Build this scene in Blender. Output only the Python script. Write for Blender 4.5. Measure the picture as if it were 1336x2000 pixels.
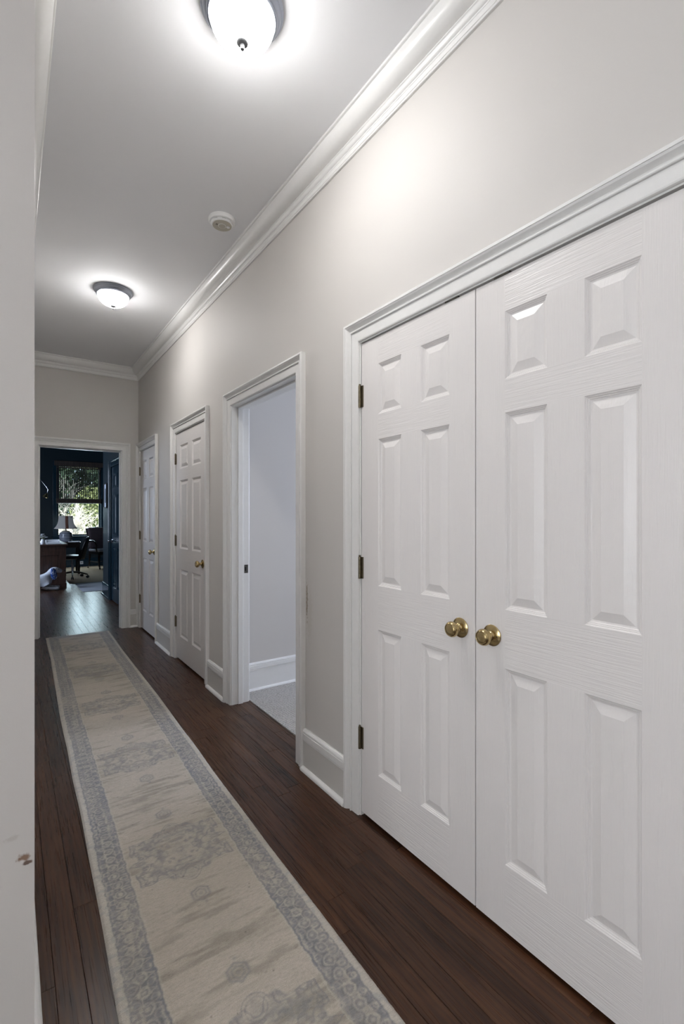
import bpy, bmesh, math, random
import numpy as np
from mathutils import Vector, Matrix

random.seed(7)
RNG = np.random.default_rng(11)
S = bpy.context.scene
COL = S.collection
for o in list(bpy.data.objects):
    bpy.data.objects.remove(o)

# ------------------------------------------------------------------ camera
cam_d = bpy.data.cameras.new('camera')
cam = bpy.data.objects.new('camera', cam_d)
COL.objects.link(cam)
cam_d.sensor_fit = 'HORIZONTAL'
cam_d.sensor_width = 24.0
cam_d.lens = 923.0 / 1336.0 * 24.0
cam_d.shift_y = 8.0 / 1336.0
cam_d.clip_start = 0.02
cam_d.clip_end = 300
cam.location = (0, 0, 1.30)
cam.rotation_euler = (math.radians(90), 0, math.radians(-35.175))
S.camera = cam

# ------------------------------------------------------------------ world, sun, window light, exposure
W = bpy.data.worlds.new('World')
S.world = W
W.use_nodes = True
bg = W.node_tree.nodes['Background']
bg.inputs[0].default_value = (0.62, 0.80, 1.0, 1)
bg.inputs[1].default_value = 1.7

def sun_light():
    d = bpy.data.lights.new('sun', 'SUN')
    d.energy = 7.0
    d.angle = math.radians(1.0)
    d.color = (1.0, 0.95, 0.86)
    o = bpy.data.objects.new('sun', d)
    COL.objects.link(o)
    v = Vector((-0.25, 0.75, -0.85))
    o.rotation_euler = v.to_track_quat('-Z', 'Y').to_euler()
sun_light()

def window_light(name, loc, direction, sx, sy, power, color):
    d = bpy.data.lights.new(name, 'AREA')
    d.shape = 'RECTANGLE'
    d.size, d.size_y = sx, sy
    d.energy = power
    d.color = color
    o = bpy.data.objects.new(name, d)
    COL.objects.link(o)
    o.location = loc
    o.rotation_euler = Vector(direction).to_track_quat('-Z', 'Z').to_euler()

# added entry fill, then daylight coming in at the bedroom and study windows
window_light('entry_fill', (-2.78, -0.6, 1.5), (1, 0.10, 0), 1.9, 1.7, 37, (1.0, 0.98, 0.965))  # added soft fill from behind the camera, no window known there
window_light('bedroom_daylight', (4.42, 2.55, 1.5), (-1, 0, -0.1), 1.1, 1.5, 48, (0.72, 0.80, 1.0))
window_light('office_back_daylight', (1.485, 13.945, 1.24), (0, -1, -0.02), 0.88, 0.78, 24, (0.68, 0.90, 1.0))
window_light('office_daylight', (-1.95, 9.7, 1.6), (1, 0.05, -0.12), 1.5, 1.6, 85, (0.66, 0.78, 1.0))

vs = S.view_settings
vs.view_transform = 'Standard'
vs.look = 'None'
vs.gamma = 1.0
vs.use_curve_mapping = False
vs.exposure = 0.46

LAMP_STRENGTH = 98.0

# ------------------------------------------------------------------ sizes
XR, XL = 1.25, 0.039          # corridor wall planes
YF = 5.95                     # far wall plane
YC = 1.05                     # near end of the left wall
ZC = 3.02                     # ceiling
WT = 0.124                    # wall thickness
DH = 2.052                    # door opening height
CW = 0.088                    # casing width
YW = 13.90                    # office window wall
XO = 1.29                     # office closet wall plane
YO = 8.78                     # its end

# ------------------------------------------------------------------ node helpers
def srgb(r, g, b):
    f = lambda c: (c / 12.92) if c <= 0.04045 else ((c + 0.055) / 1.055) ** 2.4
    return (f(r / 255), f(g / 255), f(b / 255), 1.0)

class NT:
    def __init__(s, name):
        s.m = bpy.data.materials.new(name)
        s.m.use_nodes = True
        s.t = s.m.node_tree
        s.b = s.t.nodes['Principled BSDF']
        s.out = s.t.nodes['Material Output']
    def n(s, typ, **kw):
        nd = s.t.nodes.new(typ)
        for k, v in kw.items():
            if k in nd.inputs: nd.inputs[k].default_value = v
            else: setattr(nd, k, v)
        return nd
    def l(s, a, b): s.t.links.new(a, b)
    def pos(s):
        return s.n('ShaderNodeNewGeometry').outputs['Position']
    def mapping(s, vec, scale=(1, 1, 1), loc=(0, 0, 0), rot=(0, 0, 0)):
        m = s.n('ShaderNodeMapping')
        m.inputs['Scale'].default_value = scale
        m.inputs['Location'].default_value = loc
        m.inputs['Rotation'].default_value = rot
        s.l(vec, m.inputs['Vector'])
        return m.outputs['Vector']
    def noise(s, vec, scale=5, detail=3, rough=0.5, dist=0.0):
        nd = s.n('ShaderNodeTexNoise')
        nd.inputs['Scale'].default_value = scale
        nd.inputs['Detail'].default_value = detail
        nd.inputs['Roughness'].default_value = rough
        nd.inputs['Distortion'].default_value = dist
        if vec is not None: s.l(vec, nd.inputs['Vector'])
        return nd.outputs['Fac']
    def ramp(s, fac, stops):
        nd = s.n('ShaderNodeValToRGB')
        cr = nd.color_ramp
        while len(cr.elements) > 1: cr.elements.remove(cr.elements[-1])
        cr.elements[0].position = stops[0][0]; cr.elements[0].color = stops[0][1]
        for p, c in stops[1:]:
            e = cr.elements.new(p); e.color = c
        s.l(fac, nd.inputs['Fac'])
        return nd.outputs['Color']
    def math(s, op, a, b=None, clamp=False):
        nd = s.n('ShaderNodeMath', operation=op)
        nd.use_clamp = clamp
        for i, x in enumerate((a, b)):
            if x is None: continue
            if isinstance(x, (int, float)): nd.inputs[i].default_value = x
            else: s.l(x, nd.inputs[i])
        return nd.outputs[0]
    def mix(s, fac, a, b, typ='MIX'):
        nd = s.n('ShaderNodeMix', data_type='RGBA', blend_type=typ)
        for sock, x in ((nd.inputs[0], fac), (nd.inputs[6], a), (nd.inputs[7], b)):
            if isinstance(x, (int, float, tuple)): sock.default_value = x
            else: s.l(x, sock)
        return nd.outputs[2]
    def bump(s, h, strength=0.2, dist=0.002):
        nd = s.n('ShaderNodeBump')
        nd.inputs['Strength'].default_value = strength
        nd.inputs['Distance'].default_value = dist
        s.l(h, nd.inputs['Height'])
        s.l(nd.outputs['Normal'], s.b.inputs['Normal'])
    def base(s, c):
        if isinstance(c, tuple): s.b.inputs['Base Color'].default_value = c
        else: s.l(c, s.b.inputs['Base Color'])
    def set(s, **kw):
        for k, v in kw.items():
            s.b.inputs[k.replace('_', ' ')].default_value = v
        return s

def simple(name, col, rough=0.5, metal=0.0, **kw):
    t = NT(name)
    t.base(col)
    t.set(Roughness=rough, Metallic=metal)
    for k, v in kw.items(): t.b.inputs[k].default_value = v
    return t.m

# ------------------------------------------------------------------ materials
def wall_paint(name, col, stains=(), rough=0.62):
    t = NT(name)
    p = t.pos()
    c = t.mix(t.noise(p, 3.0, 2), tuple(x * 0.975 for x in col[:3]) + (1,), col)
    for (cx, cy, cz, sx, sy, sz, scol, amt) in stains:
        v = t.mapping(p, (1 / sx, 1 / sy, 1 / sz), (-cx / sx, -cy / sy, -cz / sz))
        d = t.n('ShaderNodeVectorMath', operation='LENGTH'); t.l(v, d.inputs[0])
        nz = t.noise(p, 90, 4, 0.6)
        q = t.math('SUBTRACT', t.math('ADD', 1.0, t.math('MULTIPLY', t.math('SUBTRACT', nz, 0.5), 2.2)), d.outputs['Value'])
        f = t.math('MULTIPLY', t.math('MULTIPLY', q, 2.0, True), amt, True)
        c = t.mix(f, c, scol)
    t.base(c)
    t.set(Roughness=rough)
    t.bump(t.noise(p, 260, 3, 0.6), 0.10, 0.0015)
    return t.m

M = {}
WALLC = (0.615, 0.588, 0.558, 1)
M['wall'] = wall_paint('wall_paint', WALLC, [
    (1.25, 2.085, 0.86, 0.03, 0.010, 0.11, (0.20, 0.15, 0.09, 1), 0.8),
    (1.25, 2.06, 0.80, 0.03, 0.03, 0.16, (0.45, 0.41, 0.34, 1), 0.25),
    (0.022, 1.05, 0.672, 0.013, 0.03, 0.009, (0.22, 0.13, 0.08, 1), 0.95),
    (0.027, 1.05, 0.659, 0.010, 0.03, 0.004, (0.10, 0.05, 0.03, 1), 0.9),
    (0.005, 1.05, 0.712, 0.012, 0.03, 0.006, (0.42, 0.38, 0.34, 1), 0.4)])
M['ceiling'] = wall_paint('ceiling_paint', (0.90, 0.90, 0.915, 1), (), 0.8)
M['wall_plain'] = wall_paint('plain_wall_paint', WALLC)
M['navy'] = wall_paint('navy_paint', (0.0105, 0.022, 0.030, 1), (), 0.34)
M['navy_trim'] = simple('navy_gloss', (0.010, 0.030, 0.046, 1), 0.16)
M['base_board'] = simple('baseboard_paint', (0.64, 0.62, 0.585, 1), 0.36)

def trim_paint():
    t = NT('trim_paint')
    p = t.pos()
    t.base(t.mix(t.noise(p, 30, 4, 0.7), (0.78, 0.77, 0.745, 1), (0.84, 0.83, 0.815, 1)))
    t.set(Roughness=0.32)
    t.bump(t.noise(p, 120, 2), 0.03, 0.001)
    return t.m
M['trim'] = trim_paint()

def door_paint(name, horizontal, cathedral=False, col=(0.785, 0.752, 0.732, 1), rough=0.33, strength=0.75):
    t = NT(name)
    p = t.pos()
    if horizontal: v = t.mapping(p, (1, 7, 230))
    else: v = t.mapping(p, (1, 230, 7))
    wob = t.noise(t.mapping(p, (1, 9, 9)), 1.0, 2)
    n1 = t.noise(v, 1.0, 3, 0.55, 0.35)
    h = n1
    if cathedral:
        w = t.n('ShaderNodeTexWave', wave_type='BANDS', bands_direction='Z')
        w.inputs['Scale'].default_value = 8
        w.inputs['Distortion'].default_value = 7
        w.inputs['Detail'].default_value = 2
        w.inputs['Detail Scale'].default_value = 0.9
        t.l(t.mapping(p, (1, 4, 1)), w.inputs['Vector'])
        h = t.math('ADD', t.math('MULTIPLY', n1, 0.7), t.math('MULTIPLY', w.outputs['Fac'], 0.22))
    t.base(t.mix(wob, tuple(x * 0.985 for x in col[:3]) + (1,), col))
    t.set(Roughness=rough)
    t.bump(h, strength, 0.0016)
    return t.m
M['door_v'] = door_paint('door_paint_upright_grain', False)
M['door_h'] = door_paint('door_paint_level_grain', True)
M['door_p'] = door_paint('door_paint_panel_grain', False, True)
M['ndoor'] = simple('navy_door_gloss', (0.010, 0.030, 0.048, 1), 0.15)

def brass():
    t = NT('aged_brass')
    p = t.pos()
    t.base(t.mix(t.noise(p, 160, 3), (0.40, 0.29, 0.13, 1), (0.58, 0.46, 0.25, 1)))
    t.set(Metallic=1.0, Roughness=0.22)
    return t.m
M['brass'] = brass()
M['dull_brass'] = simple('tarnished_brass', (0.20, 0.17, 0.115, 1), 0.38, 1.0)
M['steel'] = simple('dark_steel', (0.12, 0.115, 0.105, 1), 0.4, 1.0)
M['black'] = simple('black_hole', (0.004, 0.004, 0.004, 1), 0.8)
M['nickel'] = simple('brushed_nickel', (0.30, 0.32, 0.37, 1), 0.33, 1.0)
M['pewter'] = simple('pewter_finial', (0.10, 0.10, 0.105, 1), 0.55, 0.0)

def dome_glass():
    t = NT('lit_frosted_glass')
    t.base((0.9, 0.9, 0.9, 1))
    t.set(Roughness=0.35)
    t.b.inputs['Emission Color'].default_value = (1.0, 0.99, 0.98, 1)
    # the bulbs sit low in the bowl: the glass glows most at the bottom, less by the rim
    sep = t.n('ShaderNodeSeparateXYZ'); t.l(t.pos(), sep.inputs[0])
    k = t.math('DIVIDE', t.math('SUBTRACT', ZC - .045, sep.outputs[2]), .066, True)
    t.l(t.math('MULTIPLY', t.math('ADD', .10, t.math('MULTIPLY', t.math('POWER', k, 1.5), .90)), LAMP_STRENGTH), t.b.inputs['Emission Strength'])
    return t.m
M['dome'] = dome_glass()
M['plastic'] = simple('white_plastic', (0.90, 0.90, 0.89, 1), 0.4)
M['old_plastic'] = simple('yellowed_plastic', (0.52, 0.49, 0.41, 1), 0.5)

def wood_floor():
    t = NT('dark_oak_floor')
    p = t.pos()
    tone = t.n('ShaderNodeAttribute', attribute_name='tone')
    off = t.n('ShaderNodeCombineXYZ')
    t.l(t.math('MULTIPLY', tone.outputs['Fac'], 37.0), off.inputs[2])
    add = t.n('ShaderNodeVectorMath', operation='ADD'); t.l(p, add.inputs[0]); t.l(off.outputs[0], add.inputs[1])
    q = add.outputs[0]
    # cathedral grain: stretched distorted rings
    w = t.n('ShaderNodeTexWave', wave_type='BANDS', bands_direction='X')
    w.inputs['Scale'].default_value = 16
    w.inputs['Distortion'].default_value = 11
    w.inputs['Detail'].default_value = 3
    w.inputs['Detail Scale'].default_value = 0.8
    w.inputs['Detail Roughness'].default_value = 0.6
    t.l(t.mapping(q, (1.0, 0.075, 1.0)), w.inputs['Vector'])
    fine = t.noise(t.mapping(q, (320, 5, 40)), 1.0, 3, 0.6)
    blot = t.noise(t.mapping(q, (13, 1.9, 8)), 1.0, 4, 0.58, 0.9)
    g = t.math('ADD', t.math('MULTIPLY', w.outputs['Fac'], 0.17), t.math('ADD', t.math('MULTIPLY', fine, 0.09), t.math('MULTIPLY', blot, 0.90)))
    c = t.ramp(g, [(0.34, (0.030, 0.0124, 0.0062, 1)), (0.54, (0.064, 0.0270, 0.0130, 1)), (0.70, (0.096, 0.0415, 0.0200, 1)), (0.95, (0.135, 0.061, 0.029, 1))])
    bright = t.math('ADD', 0.56, t.math('MULTIPLY', tone.outputs['Fac'], 0.30))
    hs = t.n('ShaderNodeHueSaturation'); t.l(c, hs.inputs['Color']); t.l(bright, hs.inputs['Value'])
    t.base(hs.outputs['Color'])
    t.l(t.math('ADD', 0.25, t.math('MULTIPLY', fine, 0.06)), t.b.inputs['Roughness'])
    t.set(Specular_IOR_Level=0.32)
    return t.m
M['floor'] = wood_floor()
M['subfloor'] = simple('dark_subfloor', (0.010, 0.006, 0.004, 1), 0.7)

def rug_mat():
    t = NT('runner_pile')
    a = t.n('ShaderNodeAttribute', attribute_name='pattern')
    p = t.pos()
    n1 = t.noise(t.mapping(p, (60, 300, 60)), 1.0, 3, 0.7)
    n2 = t.noise(p, 420, 2, 0.6)
    f = t.math('ADD', 0.40, t.math('ADD', t.math('MULTIPLY', n1, 0.66), t.math('MULTIPLY', n2, 0.54)))
    hs = t.n('ShaderNodeHueSaturation'); t.l(a.outputs['Color'], hs.inputs['Color']); t.l(f, hs.inputs['Value'])
    t.base(hs.outputs['Color'])
    t.set(Roughness=0.95)
    t.b.inputs['Sheen Weight'].default_value = 0.15
    t.bump(t.math('ADD', n1, n2), 0.5, 0.003)
    return t.m
M['rug'] = rug_mat()
M['rug_edge'] = simple('runner_binding', (0.34, 0.31, 0.27, 1), 0.95)

def carpet_mat(name, c1, c2, sx, sy):
    t = NT(name)
    p = t.pos()
    w = t.n('ShaderNodeTexWave', wave_type='BANDS', bands_direction='Y')
    w.inputs['Scale'].default_value = sy
    w.inputs['Distortion'].default_value = 1.6
    w.inputs['Detail'].default_value = 2
    w.inputs['Detail Scale'].default_value = 6
    t.l(p, w.inputs['Vector'])
    n = t.noise(t.mapping(p, (sx, sx, 10)), 1, 3)
    h = t.math('ADD', t.math('MULTIPLY', w.outputs['Fac'], 0.7), t.math('MULTIPLY', n, 0.5))
    t.base(t.ramp(h, [(0.25, c1), (0.75, c2)]))
    t.set(Roughness=0.95)
    t.bump(h, 0.9, 0.006)
    return t.m
M['carpet'] = carpet_mat('looped_carpet', (0.12, 0.11, 0.10, 1), (0.66, 0.63, 0.59, 1), 160, 23)
M['jute'] = carpet_mat('jute_weave', (0.14, 0.088, 0.052, 1), (0.54, 0.39, 0.26, 1), 60, 9)
M['mat'] = carpet_mat('pale_mat_weave', (0.30, 0.32, 0.36, 1), (0.44, 0.46, 0.51, 1), 120, 14)

def glass_mat():
    t = NT('window_glass')
    t.t.nodes.remove(t.b)
    tr = t.n('ShaderNodeBsdfTransparent'); gl = t.n('ShaderNodeBsdfGlossy')
    tr.inputs['Color'].default_value = (0.93, 0.96, 0.95, 1)
    gl.inputs['Roughness'].default_value = 0.02
    fr = t.n('ShaderNodeFresnel'); fr.inputs['IOR'].default_value = 1.35
    mx = t.n('ShaderNodeMixShader')
    t.l(fr.outputs[0], mx.inputs[0]); t.l(tr.outputs[0], mx.inputs[1]); t.l(gl.outputs[0], mx.inputs[2])
    t.l(mx.outputs[0], t.out.inputs['Surface'])
    return t.m
M['glass'] = glass_mat()

def desk_wood(name, c1, c2, rough=0.3):
    t = NT(name)
    p = t.pos()
    n = t.noise(t.mapping(p, (60, 60, 4)), 1.0, 4, 0.6, 0.4)
    t.base(t.ramp(n, [(0.3, c1), (0.7, c2)]))
    t.set(Roughness=rough)
    return t.m
M['desk'] = desk_wood('mahogany', (0.036, 0.018, 0.0135, 1), (0.095, 0.048, 0.036, 1))
M['dark_wood'] = desk_wood('dark_walnut', (0.006, 0.004, 0.003, 1), (0.018, 0.010, 0.007, 1), 0.28)
M['blind'] = desk_wood('woven_wood', (0.020, 0.013, 0.011, 1), (0.060, 0.040, 0.032, 1), 0.6)
M['shade'] = simple('linen_shade', (0.50, 0.46, 0.42, 1), 0.9)
M['stripe'] = simple('brown_ribbon', (0.13, 0.05, 0.03, 1), 0.8)
M['leather'] = simple('black_leather', (0.006, 0.006, 0.008, 1), 0.35)
M['seat'] = simple('lilac_grey_seat', (0.42, 0.42, 0.50, 1), 0.9)
M['white_cer'] = simple('white_ceramic', (0.75, 0.76, 0.78, 1), 0.18)
M['paper'] = simple('white_paper', (0.80, 0.82, 0.85, 1), 0.7)
M['chrome'] = simple('chrome', (0.75, 0.76, 0.80, 1), 0.12, 1.0)
M['picture'] = simple('grey_print', (0.10, 0.12, 0.15, 1), 0.4)
M['frame_mat'] = simple('pale_mount', (0.55, 0.60, 0.68, 1), 0.5)
M['frame'] = simple('black_frame', (0.01, 0.01, 0.012, 1), 0.3)

def jar_mat():
    t = NT('banded_jar_glaze')
    p = t.pos()
    w = t.n('ShaderNodeTexWave', wave_type='BANDS', bands_direction='Z')
    w.inputs['Scale'].default_value = 9
    w.inputs['Distortion'].default_value = 1.0
    t.l(p, w.inputs['Vector'])
    t.base(t.ramp(w.outputs['Fac'], [(0.3, (0.05, 0.055, 0.075, 1)), (0.7, (0.36, 0.38, 0.44, 1))]))
    t.set(Roughness=0.25)
    return t.m
M['jar'] = jar_mat()

def plaid_mat():
    t = NT('dark_plaid')
    p = t.pos()
    ws = []
    for d in ('X', 'Z'):
        w = t.n('ShaderNodeTexWave', wave_type='BANDS', bands_direction=d)
        w.inputs['Scale'].default_value = 9
        t.l(p, w.inputs['Vector'])
        ws.append(w.outputs['Fac'])
    f = t.math('MULTIPLY', t.math('ADD', ws[0], ws[1]), 0.5)
    t.base(t.ramp(f, [(0.35, (0.045, 0.030, 0.038, 1)), (0.85, (0.17, 0.13, 0.145, 1))]))
    t.set(Roughness=0.9)
    return t.m
M['plaid'] = plaid_mat()

def dog_mat():
    t = NT('white_glaze')
    p = t.pos()
    n = t.noise(p, 16, 3, 0.6)
    t.base(t.ramp(n, [(0.27, (0.20, 0.15, 0.10, 1)), (0.37, (0.62, 0.64, 0.70, 1)), (1.0, (0.78, 0.80, 0.86, 1))]))
    t.set(Roughness=0.15)
    return t.m
M['dog'] = dog_mat()
def ear_mat():
    t = NT('blue_and_white_glaze')
    p = t.pos()
    n = t.noise(p, 55, 2, 0.5, 0.5)
    t.base(t.ramp(n, [(0.44, (0.02, 0.06, 0.28, 1)), (0.56, (0.10, 0.20, 0.55, 1)), (0.63, (0.75, 0.80, 0.90, 1))]))
    t.set(Roughness=0.12)
    return t.m
M['ear'] = ear_mat()

def leaf_mat(name, c1, c2):
    t = NT(name)
    p = t.pos()
    t.base(t.ramp(t.noise(p, 3.5, 3), [(0.3, c1), (0.7, c2)]))
    t.set(Roughness=0.6)
    return t.m
M['conifer'] = leaf_mat('conifer_needles', (0.010, 0.026, 0.014, 1), (0.045, 0.085, 0.040, 1))
M['lime'] = leaf_mat('lime_leaves', (0.11, 0.14, 0.045, 1), (0.34, 0.36, 0.16, 1))
M['bark'] = leaf_mat('grey_bark', (0.10, 0.09, 0.085, 1), (0.26, 0.24, 0.22, 1))
M['pale_twig'] = simple('pale_twigs', (0.80, 0.72, 0.64, 1), 0.7)
M['lawn'] = leaf_mat('lawn_grass', (0.06, 0.10, 0.03, 1), (0.16, 0.19, 0.07, 1))
M['exterior'] = simple('exterior_siding', (0.35, 0.34, 0.32, 1), 0.8)

# ------------------------------------------------------------------ mesh helpers
class MB:
    def __init__(s): s.v = []; s.f = []
    def add(s, vs, fs):
        k = len(s.v); s.v.extend([tuple(v) for v in vs]); s.f.extend([tuple(i + k for i in f) for f in fs]); return s
    def box(s, x0, x1, y0, y1, z0, z1):
        x0, x1 = min(x0, x1), max(x0, x1); y0, y1 = min(y0, y1), max(y0, y1); z0, z1 = min(z0, z1), max(z0, z1)
        return s.add([(x0, y0, z0), (x1, y0, z0), (x1, y1, z0), (x0, y1, z0), (x0, y0, z1), (x1, y0, z1), (x1, y1, z1), (x0, y1, z1)],
                     [(0, 3, 2, 1), (4, 5, 6, 7), (0, 1, 5, 4), (1, 2, 6, 5), (2, 3, 7, 6), (3, 0, 4, 7)])
    def strip(s, A, B):
        """closed profile swept from points A to points B"""
        n = len(A)
        fs = [(i, (i + 1) % n, n + (i + 1) % n, n + i) for i in range(n)]
        fs += [tuple(range(n))[::-1], tuple(range(n, 2 * n))]
        return s.add(list(A) + list(B), fs)
    def lathe(s, prof, mat=None, n=40):
        """prof [(r, h)] about local z; mat = Matrix placing it"""
        mat = mat or Matrix()
        vs = []; fs = []
        for (r, h) in prof:
            for i in range(n):
                a = 2 * math.pi * i / n
                vs.append(mat @ Vector((r * math.cos(a), r * math.sin(a), h)))
        for j in range(len(prof) - 1):
            for i in range(n):
                fs.append((j * n + i, j * n + (i + 1) % n, (j + 1) * n + (i + 1) % n, (j + 1) * n + i))
        fs.append(tuple(range(n))[::-1])
        fs.append(tuple(range((len(prof) - 1) * n, len(prof) * n)))
        return s.add(vs, fs)
    def tube(s, pts, rad, n=8):
        pts = [Vector(p) for p in pts]
        if not hasattr(rad, '__len__'): rad = [rad] * len(pts)
        vs = []; fs = []
        up = Vector((0.13, 0.21, 0.97)).normalized()
        for i, p in enumerate(pts):
            d = (pts[min(i + 1, len(pts) - 1)] - pts[max(i - 1, 0)]).normalized()
            u = up if abs(up.dot(d)) < 0.95 else Vector((1, 0, 0))
            a = d.cross(u).normalized(); b = d.cross(a).normalized()
            for k in range(n):
                t = 2 * math.pi * k / n
                vs.append(p + rad[i] * (math.cos(t) * a + math.sin(t) * b))
        for i in range(len(pts) - 1):
            for k in range(n):
                fs.append((i * n + k, i * n + (k + 1) % n, (i + 1) * n + (k + 1) % n, (i + 1) * n + k))
        fs.append(tuple(range(n))[::-1]); fs.append(tuple(range((len(pts) - 1) * n, len(pts) * n)))
        return s.add(vs, fs)
    def ellipsoid(s, c, r, mat=None, nu=16, nv=10):
        mat = mat or Matrix()
        vs = []; fs = []
        for j in range(1, nv):
            ph = math.pi * j / nv
            for i in range(nu):
                a = 2 * math.pi * i / nu
                vs.append(Vector(c) + mat @ Vector((r[0] * math.sin(ph) * math.cos(a), r[1] * math.sin(ph) * math.sin(a), r[2] * math.cos(ph))))
        vs.append(Vector(c) + mat @ Vector((0, 0, r[2]))); vs.append(Vector(c) + mat @ Vector((0, 0, -r[2])))
        T = len(vs) - 2; B = T + 1
        for j in range(nv - 2):
            for i in range(nu):
                fs.append((j * nu + i, (j + 1) * nu + i, (j + 1) * nu + (i + 1) % nu, j * nu + (i + 1) % nu))
        for i in range(nu):
            fs.append((T, i, (i + 1) % nu)); fs.append((B, (nv - 2) * nu + (i + 1) % nu, (nv - 2) * nu + i))
        return s.add(vs, fs)

def tag(o, label=None, cat=None, group=None, kind=None):
    if label: o['label'] = label
    if cat: o['category'] = cat
    if group: o['group'] = group
    if kind: o['kind'] = kind
    return o

def wloc(p):
    v = Vector((0, 0, 0))
    while p is not None:
        v = v + p.location; p = p.parent
    return v

def obj(name, mb, mat, parent=None, smooth=False, bevel=0.0, local=False, fixn=True):
    """one mesh object. Vertices are world coordinates unless local (then in the parent's frame)."""
    vs = np.array([tuple(v) for v in mb.v], dtype=float)
    lo, hi = vs.min(0), vs.max(0)
    c = np.array([(lo[0] + hi[0]) / 2, (lo[1] + hi[1]) / 2, lo[2]])
    me = bpy.data.meshes.new(name)
    me.from_pydata((vs - c).tolist(), [], mb.f)
    if fixn:
        bm = bmesh.new(); bm.from_mesh(me)
        bmesh.ops.recalc_face_normals(bm, faces=bm.faces)
        bm.to_mesh(me); bm.free()
    if smooth:
        me.polygons.foreach_set('use_smooth', [True] * len(me.polygons))
        try: me.set_sharp_from_angle(angle=math.radians(38))
        except Exception: pass
    me.update()
    me.materials.append(M[mat] if isinstance(mat, str) else mat)
    o = bpy.data.objects.new(name, me)
    COL.objects.link(o)
    o.location = c
    if parent is not None:
        o.parent = parent
        if not local: o.location = Vector(c) - wloc(parent)
    if bevel:
        b = o.modifiers.new('bevel', 'BEVEL'); b.width = bevel; b.segments = 2; b.limit_method = 'ANGLE'; b.angle_limit = math.radians(50)
    return o

def root(name, loc, label, cat, group=None, kind=None, rz=0.0):
    o = bpy.data.objects.new(name, None)
    o.empty_display_size = 0.05
    COL.objects.link(o)
    o.location = loc
    o.rotation_euler = (0, 0, rz)
    tag(o, label, cat, group, kind)
    return o

def bx(*a): return MB().box(*a)

# ================================================================== STRUCTURE
# ------------------------------------------------------------------ floor with single planks
PW = 0.0703
sub = MB()
sub.box(-2.9, 4.6, -2.9, YW + 0.2, -0.25, -0.010)
floor = obj('floor', sub, 'subfloor')
tag(floor, 'dark brown oak plank floor running down the hall into the study', 'floor', kind='structure')

def plank_mesh(specs, name):
    """specs: (x0,x1,y0,y1,tone) -> slightly chamfered boards, one mesh"""
    V = []; F = []; T = []
    for (x0, x1, y0, y1, tone) in specs:
        k = len(V); c = 0.0010; g = 0.0004
        x0 += g; x1 -= g; y0 += g; y1 -= g
        V += [(x0, y0, -0.0098), (x1, y0, -0.0098), (x1, y1, -0.0098), (x0, y1, -0.0098),
              (x0, y0, -c), (x1, y0, -c), (x1, y1, -c), (x0, y1, -c),
              (x0 + c, y0 + c, 0), (x1 - c, y0 + c, 0), (x1 - c, y1 - c, 0), (x0 + c, y1 - c, 0)]
        fs = [(0, 1, 5, 4), (1, 2, 6, 5), (2, 3, 7, 6), (3, 0, 4, 7), (4, 5, 9, 8), (5, 6, 10, 9), (6, 7, 11, 10), (7, 4, 8, 11), (8, 9, 10, 11)]
        F += [tuple(i + k for i in f) for f in fs]; T += [tone] * 9
    v = np.array(V); lo, hi = v.min(0), v.max(0); c = np.array([(lo[0] + hi[0]) / 2, (lo[1] + hi[1]) / 2, lo[2]])
    me = bpy.data.meshes.new(name)
    me.from_pydata((v - c).tolist(), [], F)
    a = me.attributes.new('tone', 'FLOAT', 'FACE'); a.data.foreach_set('value', T)
    me.materials.append(M['floor'])
    o = bpy.data.objects.new(name, me); COL.objects.link(o)
    o.parent = floor; o.location = Vector(c) - floor.location
    return o

single, rest = [], []
def column(x0, x1, ya, yb, target):
    y = ya - random.random() * 0.9
    while y < yb:
        L = random.choice((0.55, 0.75, 0.95, 1.15, 1.4, 1.7))
        a, b = max(y, ya), min(y + L, yb)
        if b - a > 0.02: target.append((x0, x1, a, b, random.random()))
        y += L
x = XL - 0.075
while x < XR + 0.06:
    column(x, min(x + PW, 1.36), 0.35, 10.2, single); x += PW
xe = x
x = -2.85
while x < XL - 0.075 - 0.001:
    x1 = min(x + PW, XL - 0.075)
    column(x, x1, -2.85, 1.2, rest); column(x, x1, 6.0, YW - 0.01, rest); x += PW
x = XL - 0.075
while x < 1.36:
    column(x, min(x + PW, 1.36), -2.85, 0.35, rest); column(x, min(x + PW, 1.36), 10.2, YW - 0.01, rest); x += PW
x = 1.36
while x < 3.6:
    column(x, x + PW, 8.9, YW - 0.01, rest); x += PW
for sp in single: plank_mesh([sp], 'plank')
pf = plank_mesh(rest, 'plank_field'); tag(pf, kind='stuff')
# board edges under the bedroom doorway
column(1.36, 1.385, 2.15, 3.12, tmp := [])
plank_mesh(tmp, 'threshold_planks')

# ------------------------------------------------------------------ ceiling
ceil = obj('ceiling', bx(-2.9, 4.6, -2.9, 6.01, ZC, ZC + 0.25), 'ceiling')
tag(ceil, 'smooth pale grey hall ceiling with two dome lights', 'ceiling', kind='structure')
oc = obj('ceiling_study', bx(-2.9, 4.6, 6.01, YW + 0.2, ZC, ZC + 0.25), 'navy')
tag(oc, 'dark navy ceiling of the study', 'ceiling', kind='structure')

# ------------------------------------------------------------------ walls
# openings in the right wall: (y0, y1)
D1 = (0.404, 1.632)      # double closet doors
D2 = (2.193, 3.089)      # open doorway
D3 = (3.624, 4.415)      # closed door
D4 = (5.148, 5.858)      # closed door at the far end
JT = 0.018               # jamb thickness
w = MB()
y = -2.75
for (a, b) in (D1, D2, D3, D4):
    w.box(XR, XR + WT, y, a - JT, 0, ZC)
    w.box(XR, XR + WT, a - JT, b + JT, DH + JT, ZC)
    y = b + JT
w.box(XR, XR + WT, y, YF + 0.12, 0, ZC)
tag(obj('wall_right', w, 'wall'), 'pale greige right-hand hall wall with the closet doors', 'wall', kind='structure')

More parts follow.
